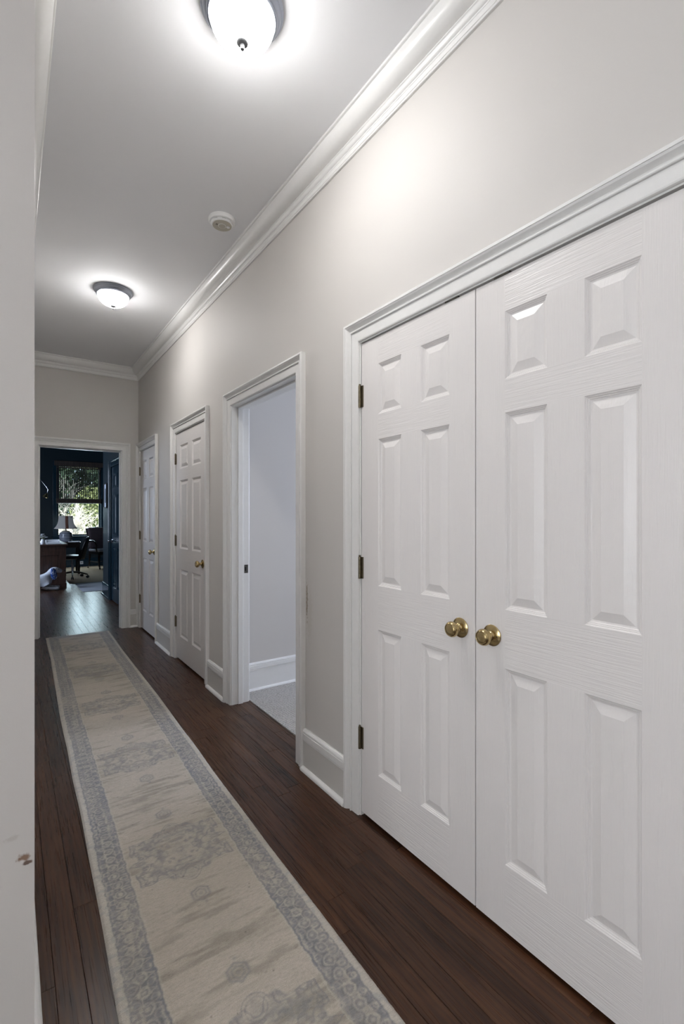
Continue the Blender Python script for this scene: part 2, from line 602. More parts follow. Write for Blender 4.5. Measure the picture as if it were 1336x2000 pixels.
tag(obj('wall_left', bx(XL - 0.12, XL, YC, YF, 0, ZC), 'wall'),
    'greige wall end with a brown scuff beside the hall runner', 'wall', kind='structure')
tag(obj('wall_entry', bx(-2.75, XL - 0.12, YC, YC + 0.12, 0, ZC), 'wall_plain'),
    'greige entry wall returning from the wall end', 'wall', kind='structure')
tag(obj('wall_back', bx(-2.75, XR + WT, -2.87, -2.75, 0, ZC), 'wall_plain'),
    'greige wall behind the entry', 'wall', kind='structure')
w = MB()
w.box(-2.87, -2.75, -2.87, -1.6, 0, ZC).box(-2.87, -2.75, 0.4, YC + 0.12, 0, ZC)
w.box(-2.87, -2.75, -1.6, 0.4, 0, 0.6).box(-2.87, -2.75, -1.6, 0.4, 2.4, ZC)
tag(obj('wall_entry_window', w, 'wall_plain'), 'greige entry wall around the added window', 'wall', kind='structure')

# far wall with the study doorway
FX0, FX1 = 0.261, 1.064
w = MB()
w.box(-2.75, FX0 - JT, YF, YF + 0.06, 0, ZC).box(FX1 + JT, XR + WT, YF, YF + 0.06, 0, ZC).box(FX0 - JT, FX1 + JT, YF, YF + 0.06, DH + JT, ZC)
tag(obj('wall_far', w, 'wall'), 'greige end wall around the study doorway', 'wall', kind='structure')
w = MB()
w.box(-1.80, FX0 - JT, YF + 0.06, YF + 0.12, 0, ZC).box(FX1 + JT, XR + WT, YF + 0.06, YF + 0.12, 0, ZC).box(FX0 - JT, FX1 + JT, YF + 0.06, YF + 0.12, DH + JT, ZC)
tag(obj('wall_study_front', w, 'navy'), 'navy study side of the doorway wall', 'wall', kind='structure')

# study shell
OD = (7.16, 8.02)        # dark door in the study closet wall
w = MB()
w.box(XO, XO + 0.12, YF + 0.12, OD[0] - JT, 0, ZC).box(XO, XO + 0.12, OD[1] + JT, YO, 0, ZC).box(XO, XO + 0.12, OD[0] - JT, OD[1] + JT, DH + JT, ZC)
w.box(XO + 0.12, 3.72, YO - 0.12, YO, 0, ZC)
tag(obj('wall_study_right', w, 'navy'), 'navy study closet wall with a dark panelled door', 'wall', kind='structure')
tag(obj('wall_study_side', bx(3.6, 3.72, YO, YW, 0, ZC), 'navy'), 'navy side wall of the study beyond the armchair', 'wall', kind='structure')
w = MB()
w.box(-1.92, -1.80, YF, 8.9, 0, ZC).box(-1.92, -1.80, 10.5, YW + 0.12, 0, ZC).box(-1.92, -1.80, 8.9, 10.5, 0, 0.75).box(-1.92, -1.80, 8.9, 10.5, 2.5, ZC)
tag(obj('wall_study_left', w, 'navy'), 'navy left wall of the study', 'wall', kind='structure')
WX0, WX1, WZ0, WZ1 = 0.985, 1.985, 0.79, 2.60
w = MB()
w.box(-1.80, WX0, YW, YW + 0.12, 0, ZC).box(WX1, 3.6, YW, YW + 0.12, 0, ZC)
w.box(WX0, WX1, YW, YW + 0.12, 0, WZ0).box(WX0, WX1, YW, YW + 0.12, WZ1, ZC)
tag(obj('wall_study_window', w, 'navy'), 'navy window wall at the end of the study', 'wall', kind='structure')

# bedroom shell seen through the open doorway
BY = 3.262
tag(obj('wall_bedroom', bx(XR + WT, 4.3, BY, BY + 0.10, 0, ZC), 'wall_plain'), 'grey bedroom wall seen through the open doorway', 'wall', kind='structure')
tag(obj('wall_bedroom_near', bx(XR + WT, 4.3, 1.72, 1.82, 0, ZC), 'wall_plain'), 'grey bedroom wall behind the closet', 'wall', kind='structure')
w = MB()
w.box(4.3, 4.4, 1.72, 1.95, 0, ZC).box(4.3, 4.4, 3.15, BY + 0.1, 0, ZC).box(4.3, 4.4, 1.95, 3.15, 0, 0.7).box(4.3, 4.4, 1.95, 3.15, 2.3, ZC)
tag(obj('wall_bedroom_window', w, 'wall_plain'), 'grey bedroom wall around its window', 'wall', kind='structure')
carpet = obj('floor_carpet', bx(1.385, 4.3, 1.82, BY, -0.0095, 0.006), 'carpet')
tag(carpet, 'pale looped carpet in the bedroom beyond the open doorway', 'carpet', kind='structure')
# closet backs
for nm, a, b, lab in (('wall_closet', -0.1, 1.72, 'closet wall behind the double doors'), ('wall_linen', BY + 0.1, 5.0, 'closet wall behind the panelled door with bright highlights'), ('wall_far_closet', 5.0, 6.6, 'closet wall behind the door at the end of the hall')):
    w = MB()
    w.box(2.0, 2.06, a, b, 0, ZC).box(XR + WT, 2.06, a, a + 0.04, 0, ZC).box(XR + WT, 2.06, b - 0.04, b, 0, ZC)
    tag(obj(nm, w, 'wall_plain'), lab, 'wall', kind='structure')

# ------------------------------------------------------------------ mouldings
def flat(prof): return prof
CAS = [(0, 0), (0, .006), (.002, .0095), (.006, .0108), (.040, .0122), (.0425, .0125), (.0430, .0105), (.0445, .0105), (.0450, .0165), (.0475, .0182), (.0515, .0182),
       (.0530, .0165), (.0535, .0105), (.0560, .0100), (.0600, .0122), (.0650, .0185), (.0700, .0245), (.0740, .0265), (.0760, .0265), (.0765, .0290), (.0850, .0290), (.0880, .0255), (.0880, 0)]
TRIM_N = [0]
def casing_x(tr, X, sgn, y0, y1, top, mat='trim'):
    """door casing on a plane X = const; sgn -1 stands out towards -x. Opening y0..y1 at the casing's inner edge"""
    P = lambda y, z, d: (X + sgn * d, y, z)
    obj('casing_leg', MB().strip([P(y0 - a, 0, d) for a, d in CAS], [P(y0 - a, top + a, d) for a, d in CAS]), mat, tr)
    obj('casing_leg', MB().strip([P(y1 + a, 0, d) for a, d in CAS], [P(y1 + a, top + a, d) for a, d in CAS]), mat, tr)
    obj('casing_head', MB().strip([P(y0 - a, top + a, d) for a, d in CAS], [P(y1 + a, top + a, d) for a, d in CAS]), mat, tr)
def casing_y(tr, Y, sgn, x0, x1, top, mat='trim'):
    P = lambda x, z, d: (x, Y + sgn * d, z)
    obj('casing_leg', MB().strip([P(x0 - a, 0, d) for a, d in CAS], [P(x0 - a, top + a, d) for a, d in CAS]), mat, tr)
    obj('casing_leg', MB().strip([P(x1 + a, 0, d) for a, d in CAS], [P(x1 + a, top + a, d) for a, d in CAS]), mat, tr)
    obj('casing_head', MB().strip([P(x0 - a, top + a, d) for a, d in CAS], [P(x1 + a, top + a, d) for a, d in CAS]), mat, tr)
def trim_root(loc, label):
    TRIM_N[0] += 1
    return root('trim_%d' % TRIM_N[0], loc, label, 'trim', kind='structure')
def jambs_x(tr, X0, X1, y0, y1, stop=None, mat='trim'):
    obj('jamb', bx(X0, X1, y0 - JT, y0, 0, DH), mat, tr)
    obj('jamb', bx(X0, X1, y1, y1 + JT, 0, DH), mat, tr)
    obj('head_jamb', bx(X0, X1, y0 - JT, y1 + JT, DH, DH + JT), mat, tr)
    if stop:
        a, b = stop
        obj('door_stop', bx(a, b, y0, y0 + .011, 0, DH), mat, tr, bevel=.002)
        obj('door_stop', bx(a, b, y1 - .011, y1, 0, DH), mat, tr, bevel=.002)
        obj('head_stop', bx(a, b, y0 + .011, y1 - .011, DH - .011, DH), mat, tr, bevel=.002)

RV = 0.005
labs = ['white moulded casing around the double closet doors', 'white moulded casing around the open bedroom doorway',
        'white moulded casing around the single door next to the open doorway', 'white moulded casing around the door in the far corner']
TR = []
for (d, lab) in zip((D1, D2, D3, D4), labs):
    tr = trim_root((XR, (d[0] + d[1]) / 2, 0), lab)
    casing_x(tr, XR, -1, d[0] - RV, d[1] + RV, DH + RV)
    if d is D2:
        jambs_x(tr, XR, XR + WT, d[0], d[1], (XR + 0.044, XR + 0.080))
        casing_x(tr, XR + WT, 1, d[0] - RV, d[1] + RV, DH + RV)
    else:
        jambs_x(tr, XR, XR + WT, d[0], d[1], (XR + 0.045, XR + 0.085))
    TR.append(tr)
# strike plate on the open doorway's far jamb
sp = obj('strike_plate', bx(XR + 0.092, XR + 0.121, D2[1] - 0.0015, D2[1] + 0.001, 0.902, 0.960), 'steel', TR[1], bevel=.003)
tag(sp, 'dark metal strike plate')
obj('strike_hole', bx(XR + 0.096, XR + 0.106, D2[1] - 0.0022, D2[1] + 0.001, 0.918, 0.944), 'black', sp)
for z in (0.908, 0.954):
    obj('screw', MB().lathe([(.0001, 0), (.003, 0.0), (.003, .0008), (.0001, .001)], Matrix.Translation((XR + 0.106, D2[1] - .0014, z)) @ Matrix.Rotation(math.pi / 2, 4, 'X'), 10), 'black', sp)

trf = trim_root(((FX0 + FX1) / 2, YF, 0), 'white moulded casing around the study doorway at the end of the hall')
casing_y(trf, YF, -1, FX0 - RV, FX1 + RV, DH + RV)
obj('jamb', bx(FX0 - JT, FX0, YF, YF + 0.12, 0, DH), 'trim', trf)
obj('jamb', bx(FX1, FX1 + JT, YF, YF + 0.12, 0, DH), 'trim', trf)
obj('head_jamb', bx(FX0 - JT, FX1 + JT, YF, YF + 0.12, DH, DH + JT), 'trim', trf)
obj('head_stop', bx(FX0, FX1, YF + .04, YF + .08, DH - .011, DH), 'trim', trf, bevel=.002)
obj('door_stop', bx(FX1 - .011, FX1, YF + .04, YF + .08, 0, DH - .011), 'trim', trf, bevel=.002)
obj('door_stop', bx(FX0, FX0 + .011, YF + .04, YF + .08, 0, DH - .011), 'trim', trf, bevel=.002)

# crown: (out from wall, down from ceiling)
CR = [(0, 0), (.091, 0), (.091, .010), (.088, .013), (.084, .0135), (.0825, .018)]
for i in range(1, 12):
    a = i / 12 * math.pi / 2
    CR.append((.0825 - .052 * (1 - math.cos(a)) , .018 + .052 * math.sin(a)))
CR += [(.030, .0715), (.030, .0755), (.0265, .077), (.0245, .080), (.0235, .085), (.0205, .090), (.0165, .0930), (.0150, .0935), (.0150, .099),
       (.0130, .1005), (.0130, .118), (.0105, .1195), (.0105, .1235), (.0085, .126), (0, .126)]
tr = trim_root((XR, 2.5, ZC - .126), 'white crown moulding along the right hall wall')
obj('crown', MB().strip([(XR - p, -2.75, ZC - d) for p, d in CR], [(XR - p, YF - p, ZC - d) for p, d in CR]), 'trim', tr, smooth=True)
tr = trim_root((XL, 3.5, ZC - .126), 'white crown moulding along the left hall wall')
obj('crown', MB().strip([(XL + p, YC - p, ZC - d) for p, d in CR], [(XL + p, YF - p, ZC - d) for p, d in CR]), 'trim', tr, smooth=True)
obj('crown_return', MB().strip([(-2.75, YC - p, ZC - d) for p, d in CR], [(XL + p, YC - p, ZC - d) for p, d in CR]), 'trim', tr, smooth=True)
tr = trim_root((0.64, YF, ZC - .126), 'white crown moulding above the study doorway')
obj('crown', MB().strip([(XL + p, YF - p, ZC - d) for p, d in CR], [(XR - p, YF - p, ZC - d) for p, d in CR]), 'trim', tr, smooth=True)

# baseboards: board, cap, shoe
BCAP = [(0, .150), (.0165, .150), (.0165, .155), (.0145, .157), (.0145, .1585), (.0185, .161), (.0185, .186), (.0165, .188), (.0165, .190), (.0175, .192), (.0165, .199), (.0120, .205), (.006, .208), (0, .208)]
BSHOE = [(.014, 0), (.032, 0), (.0318, .006), (.030, .0115), (.0265, .016), (.0215, .0188), (.014, .020)]
def base_run(r, p0, p1, out, mats=('base_board', 'trim')):
    """p0,p1 on the wall plane; out = unit vector away from the wall"""
    p0, p1, out = Vector(p0), Vector(p1), Vector(out)
    S_ = lambda prof, q: [tuple(q + out * a + Vector((0, 0, z))) for a, z in prof]
    board = [(0, 0), (.014, 0), (.014, .150), (0, .150)]
    obj('base_board', MB().strip(S_(board, p0), S_(board, p1)), mats[0], r)
    obj('base_cap', MB().strip(S_(BCAP, p0), S_(BCAP, p1)), mats[1], r)
    obj('shoe_moulding', MB().strip(S_(BSHOE, p0), S_(BSHOE, p1)), mats[1], r, smooth=True)
g = CW + RV
r = root('baseboard_right', (XR, 3, 0), 'baseboard with white cap and shoe between the right-hand doors', 'baseboard', kind='structure')
for a, b in ((-2.75, D1[0] - g), (D1[1] + g, D2[0] - g), (D2[1] + g, D3[0] - g), (D3[1] + g, D4[0] - g)):
    base_run(r, (XR, a, 0), (XR, b, 0), (-1, 0, 0))
r = root('baseboard_left', (XL, 3.5, 0), 'white baseboard along the left hall wall', 'baseboard', kind='structure')
base_run(r, (XL, YC, 0), (XL, YF, 0), (1, 0, 0), ('trim', 'trim'))
r = root('baseboard_far', (1.2, YF, 0), 'short baseboard beside the study doorway', 'baseboard', kind='structure')
base_run(r, (FX1 + g, YF, 0), (XR, YF, 0), (0, -1, 0))
base_run(r, (XL + .033, YF, 0), (FX0 - g, YF, 0), (0, -1, 0))
r = root('baseboard_bedroom', (2.5, BY, 0), 'white baseboard on the bedroom wall beyond the open doorway', 'baseboard', kind='structure')
base_run(r, (XR + WT, BY, 0), (4.3, BY, 0), (0, -1, 0), ('trim', 'trim'))
r = root('baseboard_study', (1.5, YW, 0), 'navy baseboard under the study window', 'baseboard', kind='structure')
base_run(r, (-1.8, YW, 0), (3.6, YW, 0), (0, -1, 0), ('navy_trim', 'navy_trim'))
base_run(r, (XO, OD[1] + g, 0), (XO, YO, 0), (-1, 0, 0), ('navy_trim', 'navy_trim'))
base_run(r, (XO, YO, 0), (3.6, YO, 0), (0, 1, 0), ('navy_trim', 'navy_trim'))

# ------------------------------------------------------------------ six-panel doors
PANEL = [(0, 0), (.0035, .0030), (.0050, .0030), (.0075, .0062), (.0090, .0062), (.0120, .0092), (.0160, .0100), (.0405, .0022), (.0420, .0016)]
def panel_mesh(y0, y1, z0, z1, X):
    vs = []; fs = []
    for ins, dep in PANEL:
        vs += [(X + dep, y0 + ins, z0 + ins), (X + dep, y1 - ins, z0 + ins), (X + dep, y1 - ins, z1 - ins), (X + dep, y0 + ins, z1 - ins)]
    n = len(PANEL)
    for j in range(n - 1):
        for i in range(4):
            fs.append((4 * j + i, 4 * j + (i + 1) % 4, 4 * (j + 1) + (i + 1) % 4, 4 * (j + 1) + i))
    k = 4 * (n - 1)
    fs.append((k, k + 1, k + 2, k + 3))
    # back
    b = len(vs)
    vs += [(X + .028, y0, z0), (X + .028, y1, z0), (X + .028, y1, z1), (X + .028, y0, z1)]
    fs.append((b + 3, b + 2, b + 1, b))
    for i in range(4): fs.append((b + i, b + (i + 1) % 4, (i + 1) % 4, i))
    return MB().add(vs, fs)

def knob_mb(X, y, z):
    Mx = Matrix.Translation((X, y, z)) @ Matrix.Rotation(-math.pi / 2, 4, 'Y')
    rose = MB().lathe([(.0001, .0005), (.031, .0005), (.0335, .002), (.0338, .0035), (.031, .006), (.020, .0085), (.0155, .0105), (.0001, .011)], Mx, 40)
    neck = MB().lathe([(.0150, .009), (.0155, .012), (.0125, .0145), (.0105, .018), (.0100, .026), (.0120, .031), (.0001, .032)], Mx, 32)
    kn = MB().lathe([(.0001, .029), (.0120, .030), (.0195, .033), (.0245, .038), (.0262, .044), (.0255, .050), (.0225, .0550), (.0195, .0572), (.0182, .0566), (.0160, .0577), (.0095, .0590), (.0001, .0594)], Mx, 40)
    return rose, neck, kn

DOOR_N = [0]
def make_door(X, y0, y1, label, knob_y, hinge_y=None, z0=0.018, z1=DH - 0.006, mats=('door_v', 'door_h', 'door_p'), metal='dull_brass', kmat='brass', knob_z=0.922, catch=False, stile=0.111, keyhole=1):
    DOOR_N[0] += 1
    d = root('door_%d' % DOOR_N[0], (X, (y0 + y1) / 2, z0), label, 'door', kind='structure')
    T = 0.035
    mul = 0.107 if y1 - y0 < 0.65 else 0.112
    pw = (y1 - y0 - 2 * stile - mul) / 2
    ya = (y0 + stile, y0 + stile + pw); yb = (y1 - stile - pw, y1 - stile)
    rows = ((.222, .828), (1.010, 1.620), (1.724, 1.934))
    obj('stile', bx(X, X + T, y0, ya[0], z0, z1), mats[0], d)
    obj('stile', bx(X, X + T, yb[1], y1, z0, z1), mats[0], d)
    zz = [z0] + [q for r_ in rows for q in r_] + [z1]
    for i in range(0, 8, 2): obj('rail', bx(X, X + T, ya[0], yb[1], zz[i], zz[i + 1]), mats[1], d)
    for (a, b) in rows:
        obj('mullion', bx(X, X + T, ya[1], yb[0], a, b), mats[0], d)
        obj('door_panel', panel_mesh(ya[0], ya[1], a, b, X), mats[2], d)
        obj('door_panel', panel_mesh(yb[0], yb[1], a, b, X), mats[2], d)
    if knob_y is not None:
        rose, neck, kn = knob_mb(X, knob_y, knob_z)
        k = obj('door_knob', kn, kmat, d, smooth=True)
        tag(k, 'round brass knob' if kmat == 'brass' else 'round metal knob')
        obj('rose', rose, kmat, k, smooth=True); obj('neck', neck, kmat, k, smooth=True)
        obj('screw', MB().lathe([(.0001, 0), (.0038, 0), (.0040, .0012), (.0001, .0018)], Matrix.Translation((X - .0066, knob_y - .020 * keyhole, knob_z)) @ Matrix.Rotation(-math.pi / 2, 4, 'Y'), 12), 'black', k, smooth=True)
    if hinge_y is not None:
        s = 1 if hinge_y > (y0 + y1) / 2 else -1
        for zc in (1.818, 1.076, 0.338):
            h = MB()
            for i in range(5):
                a = zc - .047 + i * .019
                h.lathe([(.0001, 0), (.0062, 0), (.0064, .0006), (.0064, .0180), (.0062, .0186), (.0001, .0186)], Matrix.Translation((X - .0085, hinge_y, a)), 16)
            hg = obj('hinge', h, metal, d, smooth=True)
            obj('hinge_leaf', bx(X - .004, X - .0004, hinge_y - s * .0165, hinge_y - s * .004, zc - .046, zc + .047), metal, hg)
            obj('hinge_pin', MB().lathe([(.0001, 0), (.0035, 0), (.005, .003), (.0035, .007), (.0001, .008)], Matrix.Translation((X - .0085, hinge_y, zc + .048)), 12), metal, hg, smooth=True)
    if catch:
        yc = y0 + .10 if catch < 0 else y1 - .10
        obj('ball_catch', bx(X - .003, X + .02, yc - .03, yc + .03, z1 + .0002, z1 + .0056), 'steel', d)
    return d

XD = 1.2535
ymid = 1.0170
make_door(XD, ymid + .0015, D1[1] - .003, 'white six-panel closet leaf of the double doors, hinged beside the baseboard', ymid + .062, D1[1] + .001, catch=-1, keyhole=1)
make_door(XD + .001, D1[0] + .003, ymid - .0015, 'white six-panel closet leaf of the double doors with no hinges in sight', ymid - .066, D1[0] - .001, z0=0.016, catch=1, keyhole=1)
make_door(XD, D3[0] + .003, D3[1] - .003, 'white six-panel single door next to the open doorway', D3[0] + .066, D3[1] + .001)
make_door(XD, D4[0] + .003, D4[1] - .003, 'white six-panel single door in the far corner', D4[0] + .066, D4[1] + .001)
# dark study door
tr = trim_root((XO, 7.6, 0), 'glossy navy casing around the dark study door')
casing_x(tr, XO, -1, OD[0] - RV, OD[1] + RV, DH + RV, 'navy_trim')
jambs_x(tr, XO, XO + .12, OD[0], OD[1], None, 'navy_trim')
make_door(XO + .004, OD[0] + .003, OD[1] - .003, 'glossy dark navy panelled door inside the study', OD[1] - .066, None, mats=('ndoor', 'ndoor', 'ndoor'), kmat='chrome')
# navy casing on the study side is hidden by the wall; study closet back
tag(obj('wall_study_closet', bx(XO + .5, XO + .55, 6.64, YO - .12, 0, ZC), 'navy'), 'dark closet wall behind the study door', 'wall', kind='structure')

# ------------------------------------------------------------------ windows
wn = root('window_1', ((WX0 + WX1) / 2, YW, WZ0), 'study window with navy frame under a woven wood shade', 'window', kind='structure')
fw = 0.04
y0_, y1_ = YW - 0.02, YW + 0.10
obj('frame_side', bx(WX0, WX0 + fw, YW + .02, y1_, WZ0, WZ1), 'navy_trim', wn)
obj('frame_side', bx(WX1 - fw, WX1, YW + .02, y1_, WZ0, WZ1), 'navy_trim', wn)
obj('frame_head', bx(WX0 + fw, WX1 - fw, YW + .02, y1_, WZ1 - fw, WZ1), 'navy_trim', wn)
obj('frame_sill', bx(WX0 + fw, WX1 - fw, YW + .02, y1_, WZ0, WZ0 + fw), 'navy_trim', wn)
obj('meeting_rail', bx(WX0 + fw, WX1 - fw, YW + .04, YW + .08, 1.66, 1.71), 'navy_trim', wn)
obj('pane', bx(WX0 + fw, WX1 - fw, YW + .060, YW + .064, WZ0 + fw, 1.66), 'glass', wn)
obj('pane', bx(WX0 + fw, WX1 - fw, YW + .060, YW + .064, 1.71, WZ1 - fw), 'glass', wn)
obj('window_casing', bx(WX0 - .085, WX0, YW - .022, YW, WZ0 - .02, WZ1 + .085), 'navy_trim', wn, bevel=.004)
obj('window_casing', bx(WX1, WX1 + .085, YW - .022, YW, WZ0 - .02, WZ1 + .085), 'navy_trim', wn, bevel=.004)
obj('window_head_casing', bx(WX0, WX1, YW - .022, YW, WZ1, WZ1 + .085), 'navy_trim', wn, bevel=.004)
obj('window_stool', bx(WX0 - .11, WX1 + .11, YW - .06, YW + .02, WZ0 - .025, WZ0), 'navy_trim', wn, bevel=.004)
obj('window_apron', bx(WX0 - .08, WX1 + .08, YW - .018, YW, WZ0 - .11, WZ0 - .025), 'navy_trim', wn, bevel=.004)

def plain_window(n, axis, plane, a0, a1, z0, z1, label):
    wd = root('window_%d' % n, (plane, (a0 + a1) / 2, z0), label, 'window', kind='structure')
    t = 0.05
    for (p, q, r_, s_) in ((a0, a0 + t, z0, z1), (a1 - t, a1, z0, z1), (a0 + t, a1 - t, z0, z0 + t), (a0 + t, a1 - t, z1 - t, z1), (a0 + t, a1 - t, (z0 + z1) / 2 - .02, (z0 + z1) / 2 + .02)):
        obj('frame_bar', bx(plane - .03, plane + .03, p, q, r_, s_), 'trim', wd)
plain_window(2, 'x', -2.81, -1.6, 0.4, 0.6, 2.4, 'added white window frame at the unseen entry fill light')  # made-up window, put in to carry the entry fill light
plain_window(3, 'x', 4.35, 1.95, 3.15, 0.7, 2.3, 'white bedroom window')
plain_window(4, 'x', -1.86, 8.9, 10.5, 0.75, 2.5, 'study side window beyond the desk')

# ================================================================== THINGS IN THE HALL
# ------------------------------------------------------------------ ceiling lights
def ceiling_light(x, y, label):
    r = root('ceiling_light', (x, y, ZC - .146), label, 'ceiling light', 'flush dome lights along the hall ceiling')
    T = Matrix.Translation((x, y, ZC))
    pan = [(.0001, -.0005), (.134, -.0005), (.1380, -.003), (.1390, -.008), (.1355, -.013), (.1310, -.0155), (.1290, -.021), (.1250, -.028), (.1190, -.033), (.1150, -.0345)]
    obj('pan', MB().lathe(pan, T, 72), 'nickel', r, smooth=True)
    ring = [(.1120, -.031), (.1175, -.033), (.1185, -.038), (.1160, -.0430), (.1110, -.0440), (.1085, -.037)]
    obj('trim_ring', MB().lathe(ring, T, 72), 'nickel', r, smooth=True)
    dome = [(.1090, -.034)]
    for i in range(0, 17):
        a = i / 16 * math.pi / 2
        dome.append((.1080 * math.cos(a) ** 0.88 + .0001, -.042 - .079 * math.sin(a) ** 1.02))
    obj('glass_dome', MB().lathe(dome, T, 72), 'dome', r, smooth=True)
    fin = [(.0001, -.1190), (.0190, -.1195), (.0200, -.1220), (.0165, -.1255), (.0080, -.1285), (.0058, -.1325), (.0072, -.1355), (.0082, -.1390), (.0062, -.1435), (.0001, -.1455)]
    obj('finial', MB().lathe(fin, T, 32), 'pewter', r, smooth=True)
ceiling_light(0.645, 1.500, 'round dome ceiling light with nickel rim above the double closet doors')
ceiling_light(0.650, 3.950, 'round dome ceiling light with nickel rim between the smoke detector and study doorway')

ceiling_light(-0.25, -1.35, 'round dome ceiling light with nickel rim in the entry before the hall')

# ------------------------------------------------------------------ smoke detector
sx, sy = 1.010, 2.640
sd = root('smoke_detector', (sx, sy, ZC - .041), 'round white smoke detector with yellowed face on the hall ceiling', 'smoke detector')
T = Matrix.Translation((sx, sy, ZC)) @ Matrix.Diagonal((1.04, 1.04, .80, 1))
obj('base', MB().lathe([(.0001, 0), (.072, 0), (.0735, -.004), (.0730, -.020), (.0690, -.028), (.060, -.031), (.0001, -.031)], T, 56), 'plastic', sd, smooth=True)
obj('vent_gap', MB().lathe([(.0001, -.030), (.057, -.030), (.057, -.035), (.0001, -.035)], T, 48), 'black', sd)
cv = obj('cover', MB().lathe([(.0001, -.0345), (.0600, -.0345), (.0610, -.037), (.0580, -.043), (.0545, -.045), (.0001, -.045)], T, 56), 'plastic', sd, smooth=True)
for i in range(8):
    a = i * math.pi / 4 + .2
    p = T @ Matrix.Rotation(a, 4, 'Z')
    m = MB().box(.0555, .0605, -.012, .012, -.0352, -.0300); m.v = [tuple(p @ Vector(v)) for v in m.v]
    obj('spacer', m, 'plastic', sd)
fc = obj('face', MB().lathe([(.0001, -.0445), (.0520, -.0445), (.0515, -.0472), (.0001, -.0480)], T, 48), 'old_plastic', sd, smooth=True)
obj('test_button', MB().lathe([(.0001, -.047), (.0195, -.047), (.0190, -.0500), (.0001, -.0506)], T, 36), 'old_plastic', sd, smooth=True)
obj('button_ring', MB().lathe([(.0195, -.0470), (.0215, -.0470), (.0215, -.0490), (.0195, -.0490)], T, 36), 'plastic', sd)
T2 = Matrix.Translation((sx + .0335, sy - .008, ZC)) @ Matrix.Diagonal((1.04, 1.04, .80, 1))
obj('indicator_ring', MB().lathe([(.0055, -.047), (.0095, -.047), (.0090, -.0510), (.0055, -.0510)], T2, 24), 'plastic', sd)
obj('indicator', MB().lathe([(.0001, -.047), (.0054, -.047), (.0054, -.0490), (.0001, -.0495)], T2, 20), 'steel', sd)
for k in range(2):
    obj('grille_slot', bx(sx - .036 + k * .006, sx - .033 + k * .006, sy - .006, sy + .006, ZC - .0390, ZC - .0376), 'black', sd)

# ------------------------------------------------------------------ runner rug
def vnoise(u, v, seed):
    rg = np.random.default_rng(seed)
    tab = rg.random((256, 256))
    iu = np.floor(u).astype(int); iv = np.floor(v).astype(int)
    fu = u - iu; fv = v - iv
    fu = fu * fu * (3 - 2 * fu); fv = fv * fv * (3 - 2 * fv)
    g = lambda a, b: tab[a % 256, b % 256]
    return (g(iu, iv) * (1 - fu) + g(iu + 1, iv) * fu) * (1 - fv) + (g(iu, iv + 1) * (1 - fu) + g(iu + 1, iv + 1) * fu) * fv
def sstep(a, b, x):
    t = np.clip((x - a) / (b - a), 0, 1); return t * t * (3 - 2 * t)

